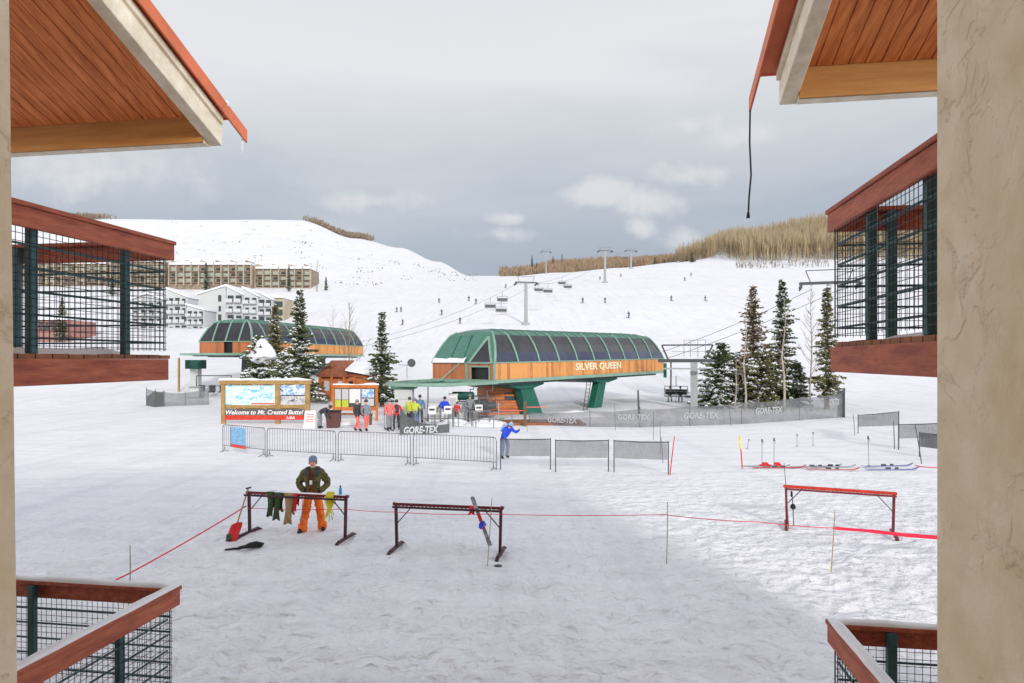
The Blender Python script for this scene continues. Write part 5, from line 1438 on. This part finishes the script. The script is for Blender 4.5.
# ------------------------------------------------------------------ trees
def conifer(label, px, D, top_y, rad, needles, seed, snow=.35, lean=0, trunk_show=.06, dens=1.0, group='snowy spruces', sparse_top=0, shape=1.0, ex=.92):
    r = random.Random(seed)
    g = GD(px, D); h = P(px, top_y, D).z - g.z
    t = thing('spruce_tree', label, 'tree', g, 0, group)
    b = MB(); b.path([(0, 0, -.3), (lean * .3, 0, h * .4), (lean, 0, h * .99)], [.10 + h * .014, .05 + h * .009, .02], 7); b.build('trunk', M['bark'], t)
    cr = MB(); sn = MB()
    nl = int(h / .36)
    z = h * trunk_show + .25
    lvl = []
    while z < h * .985:
        f = z / h; lvl.append(z); z += (.17 + .17 * (1 - f)) * r.uniform(.6, 1.4)
    for z in lvl:
        f = (z - h * trunk_show) / (h * (1 - trunk_show))
        R_ = rad * ((1 - f) ** ex) * shape * r.uniform(.55, 1.15) + .03
        if f < .12: R_ *= .75 + 2 * f
        nb = max(5, int((5 + R_ * 3.2) * dens))
        a0 = r.uniform(0, 6.28)
        for k in range(nb):
            a = a0 + 2 * PI * k / nb + r.uniform(-.25, .25); L = R_ * r.uniform(.65, 1.12)
            if sparse_top and f > .6 and r.random() < sparse_top: L *= .5
            dirv = Vector((math.cos(a), math.sin(a), 0)); side = Vector((-dirv.y, dirv.x, 0))
            droop = (.30 - .45 * f) * L; tipup = .08 * L
            base = Vector((lean * f, 0, z + r.uniform(-.12, .12)))
            if r.random() < .12: L *= .5
            L *= .78 + .55 * noise.noise(Vector((math.cos(a) * 1.3 + seed, math.sin(a) * 1.3, z * .55)))
            L = max(L, .12)
            ns = max(3, int(L / .17))
            for i in range(ns):
                q = (i + .6) / ns
                c = base + dirv * L * q + Vector((0, 0, -droop * q * 1.1 + tipup * q * q)) + Vector((r.uniform(-.05, .05), r.uniform(-.05, .05), r.uniform(-.06, .06)))
                w = (.27 * (1 - q * .5) * (.45 + R_ / max(rad, .1) * .55) + .05) * r.uniform(.6, 1.4); l = .20 * r.uniform(.8, 1.5)
                tip = c + dirv * l * 1.2 + Vector((0, 0, -.06 - .05 * r.random()))
                hang = Vector((0, 0, -w * r.uniform(.35, .8)))
                cr.add([c - dirv * l * .4, c + side * w + dirv * l * .5 + hang, tip, c - side * w + dirv * l * .5 + hang], [(0, 1, 2), (0, 2, 3)])
                cr.add([c - dirv * l * .3 + Vector((0, 0, .03)), c + dirv * l + Vector((0, 0, .02)), c + dirv * l * .6 + hang * 1.4], [(0, 1, 2)])
                if r.random() < snow * max(0, .62 + 2.2 * noise.noise(Vector((c.x * .8 + seed, c.y * .8, c.z * .9)))):
                    up = Vector((0, 0, .05 + .04 * r.random())); s_ = r.uniform(.6, 1.05)
                    sn.add([c - dirv * l * .4 * s_ + up, c + side * w * s_ + dirv * l * .4 + hang * .6 + up, tip * .0 + c + dirv * l * s_ + up, c - side * w * s_ + dirv * l * .4 + hang * .6 + up, c + up * 2.2],
                           [(0, 1, 4), (1, 2, 4), (2, 3, 4), (3, 0, 4)])
    # leader
    cr.path([(lean, 0, h * .96), (lean, 0, h * 1.01)], [.05, .008], 4)
    cr.build('crown', needles, t, recalc=False)
    if sn.f: sn.build('snow_load', M['cap'], t, recalc=False)['kind'] = 'stuff'
    return t
conifer('tall spruce behind the notice boards, tallest of the left group', 300, 58, 289, 3.3, M['needle'], 1, .55)
conifer('slimmer olive spruce behind the tall one, left of it', 275, 63, 305, 2.9, M['needle2'], 2, .35)
conifer('broad spruce bowed under heavy snow, right of the distant terminal', 258, 53, 336, 3.7, M['needle'], 3, .95, ex=.7)
conifer('small snowy spruce behind the welcome board, lowest of the left group', 284, 50, 352, 2.7, M['needle'], 12, .9, ex=.7)
conifer('spruce standing alone between the cabin and the lift booth', 382, 56, 311, 2.15, M['needle'], 4, .55)
conifer('heavily snowed leaning spruce beside the portal', 716, 56, 343, 3.5, M['needle'], 5, 1.25, lean=.5, ex=.6)
conifer('tall rusty toned spruce left of its dark neighbour', 753, 57.5, 285, 3.3, M['rust'], 6, .38)
conifer('bushy low green spruce at the foot of the rusty one', 762, 55, 350, 3.1, M['needle2'], 13, .6, ex=.55)
conifer('low snowy spruce filling the gap between the portal spruce and the pale aspens', 736, 57, 352, 2.6, M['needle'], 41, .8, ex=.6)
conifer('low dark spruce under the tall dark one, nearest the slim olive tree', 797, 56.5, 362, 2.2, M['needle'], 42, .6, ex=.6)
conifer('tall dark spruce right of the rusty one', 782, 57, 279, 2.9, M['needle'], 7, .5)
conifer('slim olive spruce with rusty top beside the balcony', 827, 54, 287, 2.1, M['needle2'], 8, .4, trunk_show=.1, dens=.9)
conifer('small dark conifer left of the brown condominium front', 206, 232, 262, 2.2, M['needle'], 21, .5, group='far conifers')
conifer('small dark conifer before the brown condominium end', 289, 236, 266, 1.6, M['needle'], 22, .3, group='far conifers')
conifer('small conifer among the white condominiums behind the mesh', 62, 150, 297, 3.2, M['needle2'], 23, .25, group='far conifers')
conifer('tiny dark conifer right of the brown condominiums', 326, 240, 277, 1.1, M['needle'], 24, .2, group='far conifers')
conifer('conifer standing in front of the brown row behind the mesh', 112, 226, 272, 2.0, M['needle'], 25, .4, group='far conifers')
# tall snow lump on the bowed tree
b = MB(); g = P(263, 354, 52.6); vs = []; fs = []; n1_, n2_ = 22, 14
for a_ in range(n2_ + 1):
    th_ = PI * a_ / n2_
    for c_ in range(n1_):
        ph_ = 2 * PI * c_ / n1_; q = Vector((math.sin(th_) * math.cos(ph_), math.sin(th_) * math.sin(ph_), math.cos(th_)))
        k_ = 1 + .45 * noise.noise(q * 1.6 + Vector((3, 1, 7))) + .25 * noise.noise(q * 4.0)
        wd = 1.25 if q.z < 0 else 1.0 - .45 * q.z
        vs.append(g + Vector((q.x * .95 * wd * k_, q.y * .7 * wd * k_, (q.z * 1.15 if q.z > 0 else q.z * .6) * k_)))
for a_ in range(n2_):
    for c_ in range(n1_): fs.append((a_*n1_ + c_, a_*n1_ + (c_+1) % n1_, (a_+1)*n1_ + (c_+1) % n1_, (a_+1)*n1_ + c_))
b.add(vs, fs)
o = b.build('snow_mound', M['cap'], smooth=True); tag(o, 'big rounded snow load on the bowed spruce', 'snow'); o['kind'] = 'stuff'

def bare(label, px, D, top_y, seed, spread=.28, m='twig', r0=.07, nbr=26, name='bare_aspen', start=.25):
    r = random.Random(seed); g = GD(px, D); h = P(px, top_y, D).z - g.z
    t = thing(name, label, 'tree', g, 0, 'bare aspens')
    pts = [Vector((.12 * h / 8 * noise.noise(Vector((seed, z * .5, 0))) * 2, 0, h * z / 6)) for z in range(7)]; pts[0].z = -.2
    b = MB(); b.path(pts, [r0 * (1 - .14 * i) for i in range(7)], 7); b.build('trunk', M['aspen'] if m == 'aspen' else M['twig'], t)
    b = MB()
    def at(f):
        k = f * 6; i = min(int(k), 5); return pts[i].lerp(pts[i+1], k - i)
    for i in range(nbr):
        f = start + (1 - start) * (i + r.random()) / nbr; a = r.uniform(0, 6.28); L = h * spread * (1.1 - f) * r.uniform(.6, 1.2)
        p = at(min(f, .99)); d = Vector((math.cos(a) * .6, math.sin(a) * .6, .9)).normalized()
        q = p + d * L; mid = p + d * L * .5 + Vector((math.cos(a), math.sin(a), 0)) * L * .1
        b.path([p, mid, q], [.022, .014, .006], 4, cap=False)
        for j in range(5):
            s_ = p.lerp(q, .3 + .15 * j); a2 = a + r.uniform(-1.4, 1.4); d2 = Vector((math.cos(a2) * .7, math.sin(a2) * .7, .7)); b.path([s_, s_ + d2 * L * .35], [.010, .004], 3, cap=False)
    b.build('twigs', M['twig'], t, recalc=False)
    return t
bare('bare tree with fanned twigs above the cabin roof', 349, 63, 303, 31, .45, nbr=30)
bare('pale aspen trunk in front of the spruces, left of a pair', 736, 50.5, 360, 32, .2, 'aspen', .07)
bare('pale aspen trunk in front of the spruces, right of a pair', 745, 50.5, 318, 33, .2, 'aspen', .09)
bare('pale aspen standing right before the tall dark spruce', 784, 50.5, 300, 34, .15, 'aspen', .10)
bare('tall bare aspen between the dark spruce and the slim olive one', 811, 52, 284, 35, .22, 'twig', .07, nbr=34)
bare('slender bare tree beside the brown condominium end', 317, 236, 259, 36, .4, 'twig', .2, nbr=20)
bare('yellowish bare bush tree on the slope above the distant terminal', 333, 120, 308, 37, .5, 'twig', .06, nbr=12)

# groves
def grove(name, label, m, spots_, hmin, hmax, seed, w=.35, sl=5):
    r = random.Random(seed); b = MB(); V_ = b.v; F_ = b.f; M_ = b.m
    for (x, y) in spots_:
        z = tz(x, y); h = r.uniform(hmin, hmax); a = r.uniform(-1, 1) * .3
        o_ = len(V_); tx = r.uniform(-.3, .3)
        V_ += [(x - .13, y, z - .3), (x + .13, y, z - .3), (x + tx, y, z + h)]; F_.append((o_, o_+1, o_+2)); M_.append(0)
        for k in range(sl):
            f = r.uniform(.08, .62); px_ = x + r.uniform(-w, w) * 2.2; pz = z + h * f; hh = h * r.uniform(.22, .5); py = y + r.uniform(-w, w) * 2
            ww = r.uniform(.06, .30) * w * 1.2
            o_ = len(V_); V_ += [(px_ - ww * .4, py, pz), (px_ + ww * .4, py + .15, pz), (px_ + ww, py, pz + hh * .6), (px_ + tx, py, pz + hh), (px_ - ww, py - .1, pz + hh * .6)]
            F_.append((o_, o_+1, o_+2, o_+3, o_+4)); M_.append(0)
    o = b.build(name, m, recalc=False); o['kind'] = 'stuff'; o['label'] = label; o['category'] = 'woods'
    return o
r = random.Random(77); sp = []
while len(sp) < 4600:
    px = r.uniform(676, 1000); D = r.uniform(328, 520)
    if px < 740 and D < 345 + (740 - px) * 1.3: continue
    if px < 700 and r.random() < .4: continue
    x = (px - 512) / F * D; sp.append((x, D))
grove('aspen_woods', 'dense leafless tan aspen wood on the right crest', M['wood_far'], sp, 10.5, 16, 4, .36, 13)
sp = []
while len(sp) < 3600:
    px = r.uniform(500, 690); D = r.uniform(440, 720)
    if px < 512 and r.random() < .5: continue
    x = (px - 512) / F * D; sp.append((x, D))
grove('far_woods', 'brown leafless wood beyond the saddle in the middle distance', M['wood_mid'], sp, 5, 9, 5, .8, 9)
sp = []
for k in range(900):
    px = r.gauss(345, 22) if k % 3 else r.gauss(78, 14); D = r.uniform(464, 478)
    if px < 305 and px > 200: continue
    if px > 372: continue
    sp.append(((px - 512) / F * D, D))
grove('crest_brush', 'rusty brush along the crest of the white hill', M['brush'], sp, 2.0, 5.0, 6, 1.0, 5)
sp = []
for k in range(200):
    px = r.uniform(240, 480) if k % 4 else r.uniform(20, 250); D = r.uniform(255, 455)
    c = noise.noise(Vector((px * .05, D * .02, 0)))
    if c < .05 and k % 5: continue
    sp.append(((px - 512) / F * D, D))
grove('hill_shrubs', 'scattered dark sage tufts poking through the snow of the white hill', M['sage'], sp, .6, 1.5, 9, 1.5, 3)
# scattered dark conifers in the far wood
for k, (px, D, ty, lb) in enumerate([(532, 470, 255, 'dark conifer cluster in the brown wood, left of the pair'), (553, 600, 256, 'dark conifer on the left rise of the far wood'), (562, 600, 254, 'dark conifer beside the first on the far wood'), (537, 470, 262, 'low dark conifer in the brown wood'),
                              (655, 420, 257, 'dark conifer left of the small far tower'), (664, 420, 259, 'dark conifer behind the crest, middle of three'), (672, 420, 261, 'dark conifer behind the crest, right of three'), (692, 345, 252, 'isolated dark conifer at the left end of the aspen wood')]):
    conifer(lb, px, D, ty, 2.6, M['needle'], 50 + k, .1, group='far conifers', dens=.6)
# small saplings at the edge of the aspen wood
sp = []
for k in range(240):
    px = r.uniform(735, 830); D = r.uniform(285, 326); sp.append(((px - 512) / F * D, D))
grove('sapling_fringe', 'thin fringe of saplings on the snow in front of the aspen wood', M['sage'], sp, 1.0, 3.2, 12, .25, 2)

# ------------------------------------------------------------------ far buildings
def facade(label, name, px0, px1, D, ytop, floors, bays, mwall, mwin, style, group=None, ybase=None, depth=10, roof='flat'):
    g0 = GD(px0, D); g1 = GD(px1, D); zb_ = min(g0.z, g1.z) - .3
    if ybase: zb_ = H + (HZ - ybase) / F * D
    t = thing(name, label, 'building', (g0.x, D, zb_), 0, group); L = g1.x - g0.x; h = H + (HZ - ytop) / F * D - zb_
    b = MB()
    if roof == 'gable': b.prism([(0, 0, -4), (L, 0, -4), (L, 0, h * .84), (L / 2, 0, h), (0, 0, h * .84)], (0, depth, 0))
    elif roof == 'shed': b.prism([(0, 0, -4), (L, 0, -4), (L, 0, h), (0, 0, h * .80)], (0, depth, 0))
    elif roof == 'shedr': b.prism([(0, 0, -4), (L, 0, -4), (L, 0, h * .8), (0, 0, h)], (0, depth, 0))
    else: b.box(0, L, 0, depth, -4, h)
    b.build('wall', mwall, t)
    fh = h * (.84 if roof != 'flat' else .93) / floors; bw = L / bays
    for i in range(bays):
        for j in range(floors):
            if style == 'small' and i != bays - 2: continue
            x = bw * (i + .5); z = fh * (j + .18)
            q_ = abs(noise.noise(Vector((i * 3.7 + px0, j * 5.1, 1)))) * 2
            m_ = mwin if q_ > .25 else M['window']; k_ = .22 + .16 * min(1, q_ * 1.4)
            fr = MB(); fr.box(x - bw * k_, x + bw * k_, -.06, -.002, z, z + fh * (.5 + .2 * min(1, q_)))
            w_ = fr.build('window', m_, t)
            if style == 'balcony':
                bb = MB(); bb.box(x - bw * .42, x + bw * .42, -1.2, -.07, z - fh * .12, z - fh * .05); bb.box(x - bw * .42, x + bw * .42, -1.22, -1.16, z - fh * .04, z + fh * .26)
                bb.build('balcony', mwall, t)
    if style == 'bay':
        for i in range(bays + 1):
            x = bw * i; b = MB(); b.box(x - .16, x + .16, -1.1, 0 - .003, -1, h * 1.02 + (.8 if i % 3 == 0 else 0)); b.build('pier', M['condo'], t)
        for j in range(floors):
            b = MB(); b.box(0, L, -.9, -.004, fh * (j + .02), fh * (j + .14)); b.build('balcony_band', M['condodark'], t)
    # snow covered roof
    b = MB()
    if roof == 'gable':
        for s in (0, 1):
            xa, xb = (-.4, L / 2) if s == 0 else (L / 2, L + .4)
            za, zb2 = (h * .84, h) if s == 0 else (h, h * .84)
            b.prism([(xa, -.5, za + .05), (xb, -.5, zb2 + .05), (xb, -.5, zb2 + .55), (xa, -.5, za + .5)], (0, depth + 1, 0))
    elif roof in ('shed', 'shedr'):
        za, zb2 = (h * .8, h) if roof == 'shed' else (h, h * .8)
        b.prism([(-.3, -.5, za + .05), (L + .3, -.5, zb2 + .05), (L + .3, -.5, zb2 + .5), (-.3, -.5, za + .5)], (0, depth + 1, 0))
    else:
        for i in range(bays):
            e_ = .7 + .9 * abs(noise.noise(Vector((i * 1.7, L, 2)))); b.box(bw * i - .1, bw * (i + 1) - .12, -.9, depth, h + .02, h + e_)
    b.build('roof_snow', M['cap'], t)
    if style == 'bay':
        for i in range(0, bays, 2):
            b = MB(); x = bw * (i + .5); b.prism([(x - bw * .4, 0, h + .72), (x + bw * .4, 0, h + .72), (x + bw * .4, 0, h + 1.1), (x - bw * .4, 0, h + 1.9)], (0, 3, 0)); b.build('dormer', M['condodark'] if i % 4 else M['condo'], t)
            b = MB(); b.prism([(x - bw * .45, -.2, h + 1.95), (x + bw * .45, -.2, h + 1.15), (x + bw * .45, -.2, h + 1.4), (x - bw * .45, -.2, h + 2.2)], (0, 3.4, 0)); b.build('dormer_snow', M['cap'], t)
    return t
gb = 'brown condominium rows on the hillside'
facade('brown condominium row behind the balcony mesh, far left', 'condominium_building', 18, 108, 246, 264, 3, 12, M['condodark'], M['gwindow'], 'bay', gb, 283)
facade('brown condominium row continuing past the balcony corner', 'condominium_building', 112, 166, 243, 262, 3, 8, M['condodark'], M['gwindow'], 'bay', gb, 283)
facade('brown condominium row with tan piers, just right of the balcony', 'condominium_building', 170, 252, 240, 265, 3, 11, M['condodark'], M['gwindow'], 'bay', gb, 283)
facade('brown condominium row at the right end by the bare tree', 'condominium_building', 256, 311, 243, 269, 3, 7, M['condodark'], M['gwindow'], 'bay', gb, 286)
gw = 'pale grey condominium blocks'
facade('pale grey condominium block just right of the balcony corner', 'condominium_building', 168, 187, 172, 289, 4, 3, M['lgrey'], M['window'], 'balcony', gw, 333, roof='shedr')
facade('low stepped pale block between two taller ones', 'condominium_building', 187, 204, 171, 305, 3, 3, M['lgrey'], M['window'], 'balcony', gw, 333, roof='shedr')
facade('tall pale block with one blank gable wall and three small windows', 'condominium_building', 197, 226, 178, 286, 4, 7, M['lgrey'], M['window'], 'small', gw, 333, roof='shed')
facade('tall pale block with white balconies, right of the blank gable', 'condominium_building', 226.5, 243, 176, 286, 4, 2, M['lgrey'], M['window'], 'balcony', gw, 333, roof='shedr')
facade('pale block with white balconies, second right of the blank gable', 'condominium_building', 243.5, 258, 176, 288, 4, 2, M['lgrey'], M['window'], 'balcony', gw, 333, roof='shedr')
facade('pale block at the right end next to the spruces', 'condominium_building', 258.5, 272, 177, 292, 4, 2, M['lgrey'], M['window'], 'balcony', gw, 333, roof='shedr')
facade('tan walled block peeping out behind the spruces', 'condominium_building', 272.5, 284, 179, 298, 4, 1, M['condo'], M['window'], 'plain', gw, 333)
facade('pale condominium block seen through the mesh beside the post', 'condominium_building', 132, 163, 172, 294, 4, 4, M['lgrey'], M['window'], 'balcony', gw, 333, roof='gable')
facade('dusty red building seen low through the balcony mesh', 'lodge_house', 38, 68, 150, 320, 2, 5, M['pinkwall'], M['window'], 'plain', None, 331, roof='flat')

# ------------------------------------------------------------------ sky, sun, camera
SE, SAZ = R(20), math.atan2(.30, -.95)   # sun stands behind the viewer, a little to the right
sun_dir = Vector((.30 / .9962 * math.cos(SE), -.95 / .9962 * math.cos(SE), math.sin(SE)))
w = bpy.data.worlds.new('World'); S.world = w; w.use_nodes = True
nt = w.node_tree; L = nt.links.new; bg = nt.nodes['Background']; bg.inputs['Strength'].default_value = .1
sky = nt.nodes.new('ShaderNodeTexSky'); sky.sky_type = 'NISHITA'; sky.sun_disc = False; sky.sun_elevation = SE; sky.sun_rotation = math.atan2(sun_dir.x, sun_dir.y)
sky.dust_density = 2; sky.altitude = 2800
tc = nt.nodes.new('ShaderNodeTexCoord'); sp_ = nt.nodes.new('ShaderNodeSeparateXYZ'); L(tc.outputs['Generated'], sp_.inputs[0])
def mth(op, a, b_=None, c=None):
    n = nt.nodes.new('ShaderNodeMath'); n.operation = op
    for i, v in enumerate((a, b_, c)):
        if v is None: continue
        if isinstance(v, (int, float)): n.inputs[i].default_value = v
        else: L(v, n.inputs[i])
    return n.outputs[0]
yy = mth('MAXIMUM', sp_.outputs['Y'], .25)
ax = mth('DIVIDE', sp_.outputs['X'], yy); az = mth('DIVIDE', sp_.outputs['Z'], yy)
ramp = nt.nodes.new('ShaderNodeValToRGB'); e = ramp.color_ramp.elements
stops = [(0, (.38, .41, .465)), (.12, (.325, .36, .42)), (.20, (.38, .42, .48)), (.31, (.52, .55, .58)), (.43, (.66, .67, .69)), (.60, (.62, .625, .66)), (1, (.55, .56, .61))]
while len(e) < len(stops): e.new(.5)
for i, (p_, c_) in enumerate(stops): e[i].position = p_; e[i].color = (*c_, 1)
# cloud layer unevenness bends the ramp position
mp = nt.nodes.new('ShaderNodeMapping'); mp.inputs['Scale'].default_value = (1.2, 1.2, 4.5); L(tc.outputs['Generated'], mp.inputs[0])
n1 = nt.nodes.new('ShaderNodeTexNoise'); n1.inputs['Scale'].default_value = 1.6; n1.inputs['Detail'].default_value = 6; n1.inputs['Roughness'].default_value = .55; n1.inputs['Distortion'].default_value = .4; L(mp.outputs[0], n1.inputs['Vector'])
ele = mth('ADD', mth('MAXIMUM', sp_.outputs['Z'], 0), mth('MULTIPLY', mth('SUBTRACT', n1.outputs['Fac'], .5), .26))
ele = mth('ADD', ele, mth('MULTIPLY', mth('MAXIMUM', mth('MULTIPLY', ax, -1), 0), .05))
L(ele, ramp.inputs[0])
# cumulus puffs low in the sky
cn = nt.nodes.new('ShaderNodeCombineXYZ'); L(ax, cn.inputs[0]); L(az, cn.inputs[1])
n2 = nt.nodes.new('ShaderNodeTexNoise'); n2.inputs['Scale'].default_value = 9; n2.inputs['Detail'].default_value = 6; n2.inputs['Roughness'].default_value = .6; L(cn.outputs[0], n2.inputs['Vector'])
tot = None
for (px, y, rx, ry, st) in [(690, 124, 52, 22, 1.0), (728, 136, 55, 20, .8), (600, 192, 64, 21, 1.0), (648, 200, 56, 24, 1.0), (684, 176, 56, 20, 1.0), (640, 227, 26, 13, .9), (702, 238, 50, 16, .7), (508, 218, 34, 10, .8), (375, 201, 66, 17, .9), (500, 234, 110, 12, .5), (90, 175, 160, 40, .8), (230, 235, 160, 22, .5)]:
    dx = mth('DIVIDE', mth('SUBTRACT', ax, (px - 512) / F), rx / F); dz = mth('DIVIDE', mth('SUBTRACT', az, (HZ - y) / F), ry / F)
    d2 = mth('SQRT', mth('ADD', mth('MULTIPLY', dx, dx), mth('MULTIPLY', dz, dz)))
    m_ = mth('MULTIPLY', mth('MAXIMUM', mth('SUBTRACT', 1.15, d2), 0), st)
    tot = m_ if tot is None else mth('MAXIMUM', tot, m_)
puff = nt.nodes.new('ShaderNodeMapRange'); puff.interpolation_type = 'SMOOTHSTEP'; puff.inputs['From Min'].default_value = .30; puff.inputs['From Max'].default_value = .95
L(mth('ADD', mth('MULTIPLY', tot, .8), mth('MULTIPLY', mth('SUBTRACT', n2.outputs['Fac'], .44), 2.4)), puff.inputs['Value'])
gate = mth('MULTIPLY', puff.outputs[0], mth('MINIMUM', mth('MULTIPLY', tot, 3), 1))
mx = nt.nodes.new('ShaderNodeMix'); mx.data_type = 'RGBA'; L(mth('MULTIPLY', gate, .75), mx.inputs[0]); L(ramp.outputs[0], mx.inputs[6]); mx.inputs[7].default_value = (.64, .645, .66, 1)
# brighter round the veiled sun, plus added bands at both sides
dt = nt.nodes.new('ShaderNodeVectorMath'); dt.operation = 'DOT_PRODUCT'; L(tc.outputs['Generated'], dt.inputs[0]); dt.inputs[1].default_value = sun_dir
side = mth('ABSOLUTE', sp_.outputs['X'])  # low bright bands outside the view, added to light the walls
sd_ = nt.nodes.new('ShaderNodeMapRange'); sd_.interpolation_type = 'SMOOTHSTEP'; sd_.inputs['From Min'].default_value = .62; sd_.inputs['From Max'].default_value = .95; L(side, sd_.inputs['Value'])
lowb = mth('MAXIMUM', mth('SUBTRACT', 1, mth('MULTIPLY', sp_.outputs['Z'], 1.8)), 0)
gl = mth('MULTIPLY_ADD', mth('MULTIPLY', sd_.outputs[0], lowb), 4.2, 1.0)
gl = mth('ADD', gl, mth('MULTIPLY', mth('POWER', mth('MAXIMUM', dt.outputs['Value'], 0), 3), .25))
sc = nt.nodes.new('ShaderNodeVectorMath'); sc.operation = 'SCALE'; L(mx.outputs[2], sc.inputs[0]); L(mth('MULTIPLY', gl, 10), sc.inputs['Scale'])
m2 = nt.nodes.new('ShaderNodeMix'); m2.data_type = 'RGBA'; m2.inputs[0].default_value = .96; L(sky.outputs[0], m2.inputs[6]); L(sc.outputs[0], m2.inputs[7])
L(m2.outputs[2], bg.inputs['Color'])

sl = bpy.data.lights.new('sun', 'SUN'); sl.energy = 2.0; sl.angle = R(5.5); sl.color = (1, .95, .88)
so = bpy.data.objects.new('sun', sl); COL.objects.link(so); so.rotation_euler = (-sun_dir).to_track_quat('-Z', 'Y').to_euler()

cam = bpy.data.cameras.new('camera'); co = bpy.data.objects.new('camera', cam); COL.objects.link(co)
co.location = (0, 0, H); co.rotation_euler = (R(90), 0, 0)
cam.sensor_width = 36; cam.lens = 36 * F / 1024; cam.shift_y = (HZ - 341.5) / 1024; cam.clip_start = .05; cam.clip_end = 6000
S.camera = co
vs_ = S.view_settings; vs_.view_transform = 'Standard'; vs_.look = 'None'; vs_.exposure = .3; vs_.gamma = 1
S.cycles.max_bounces = 6
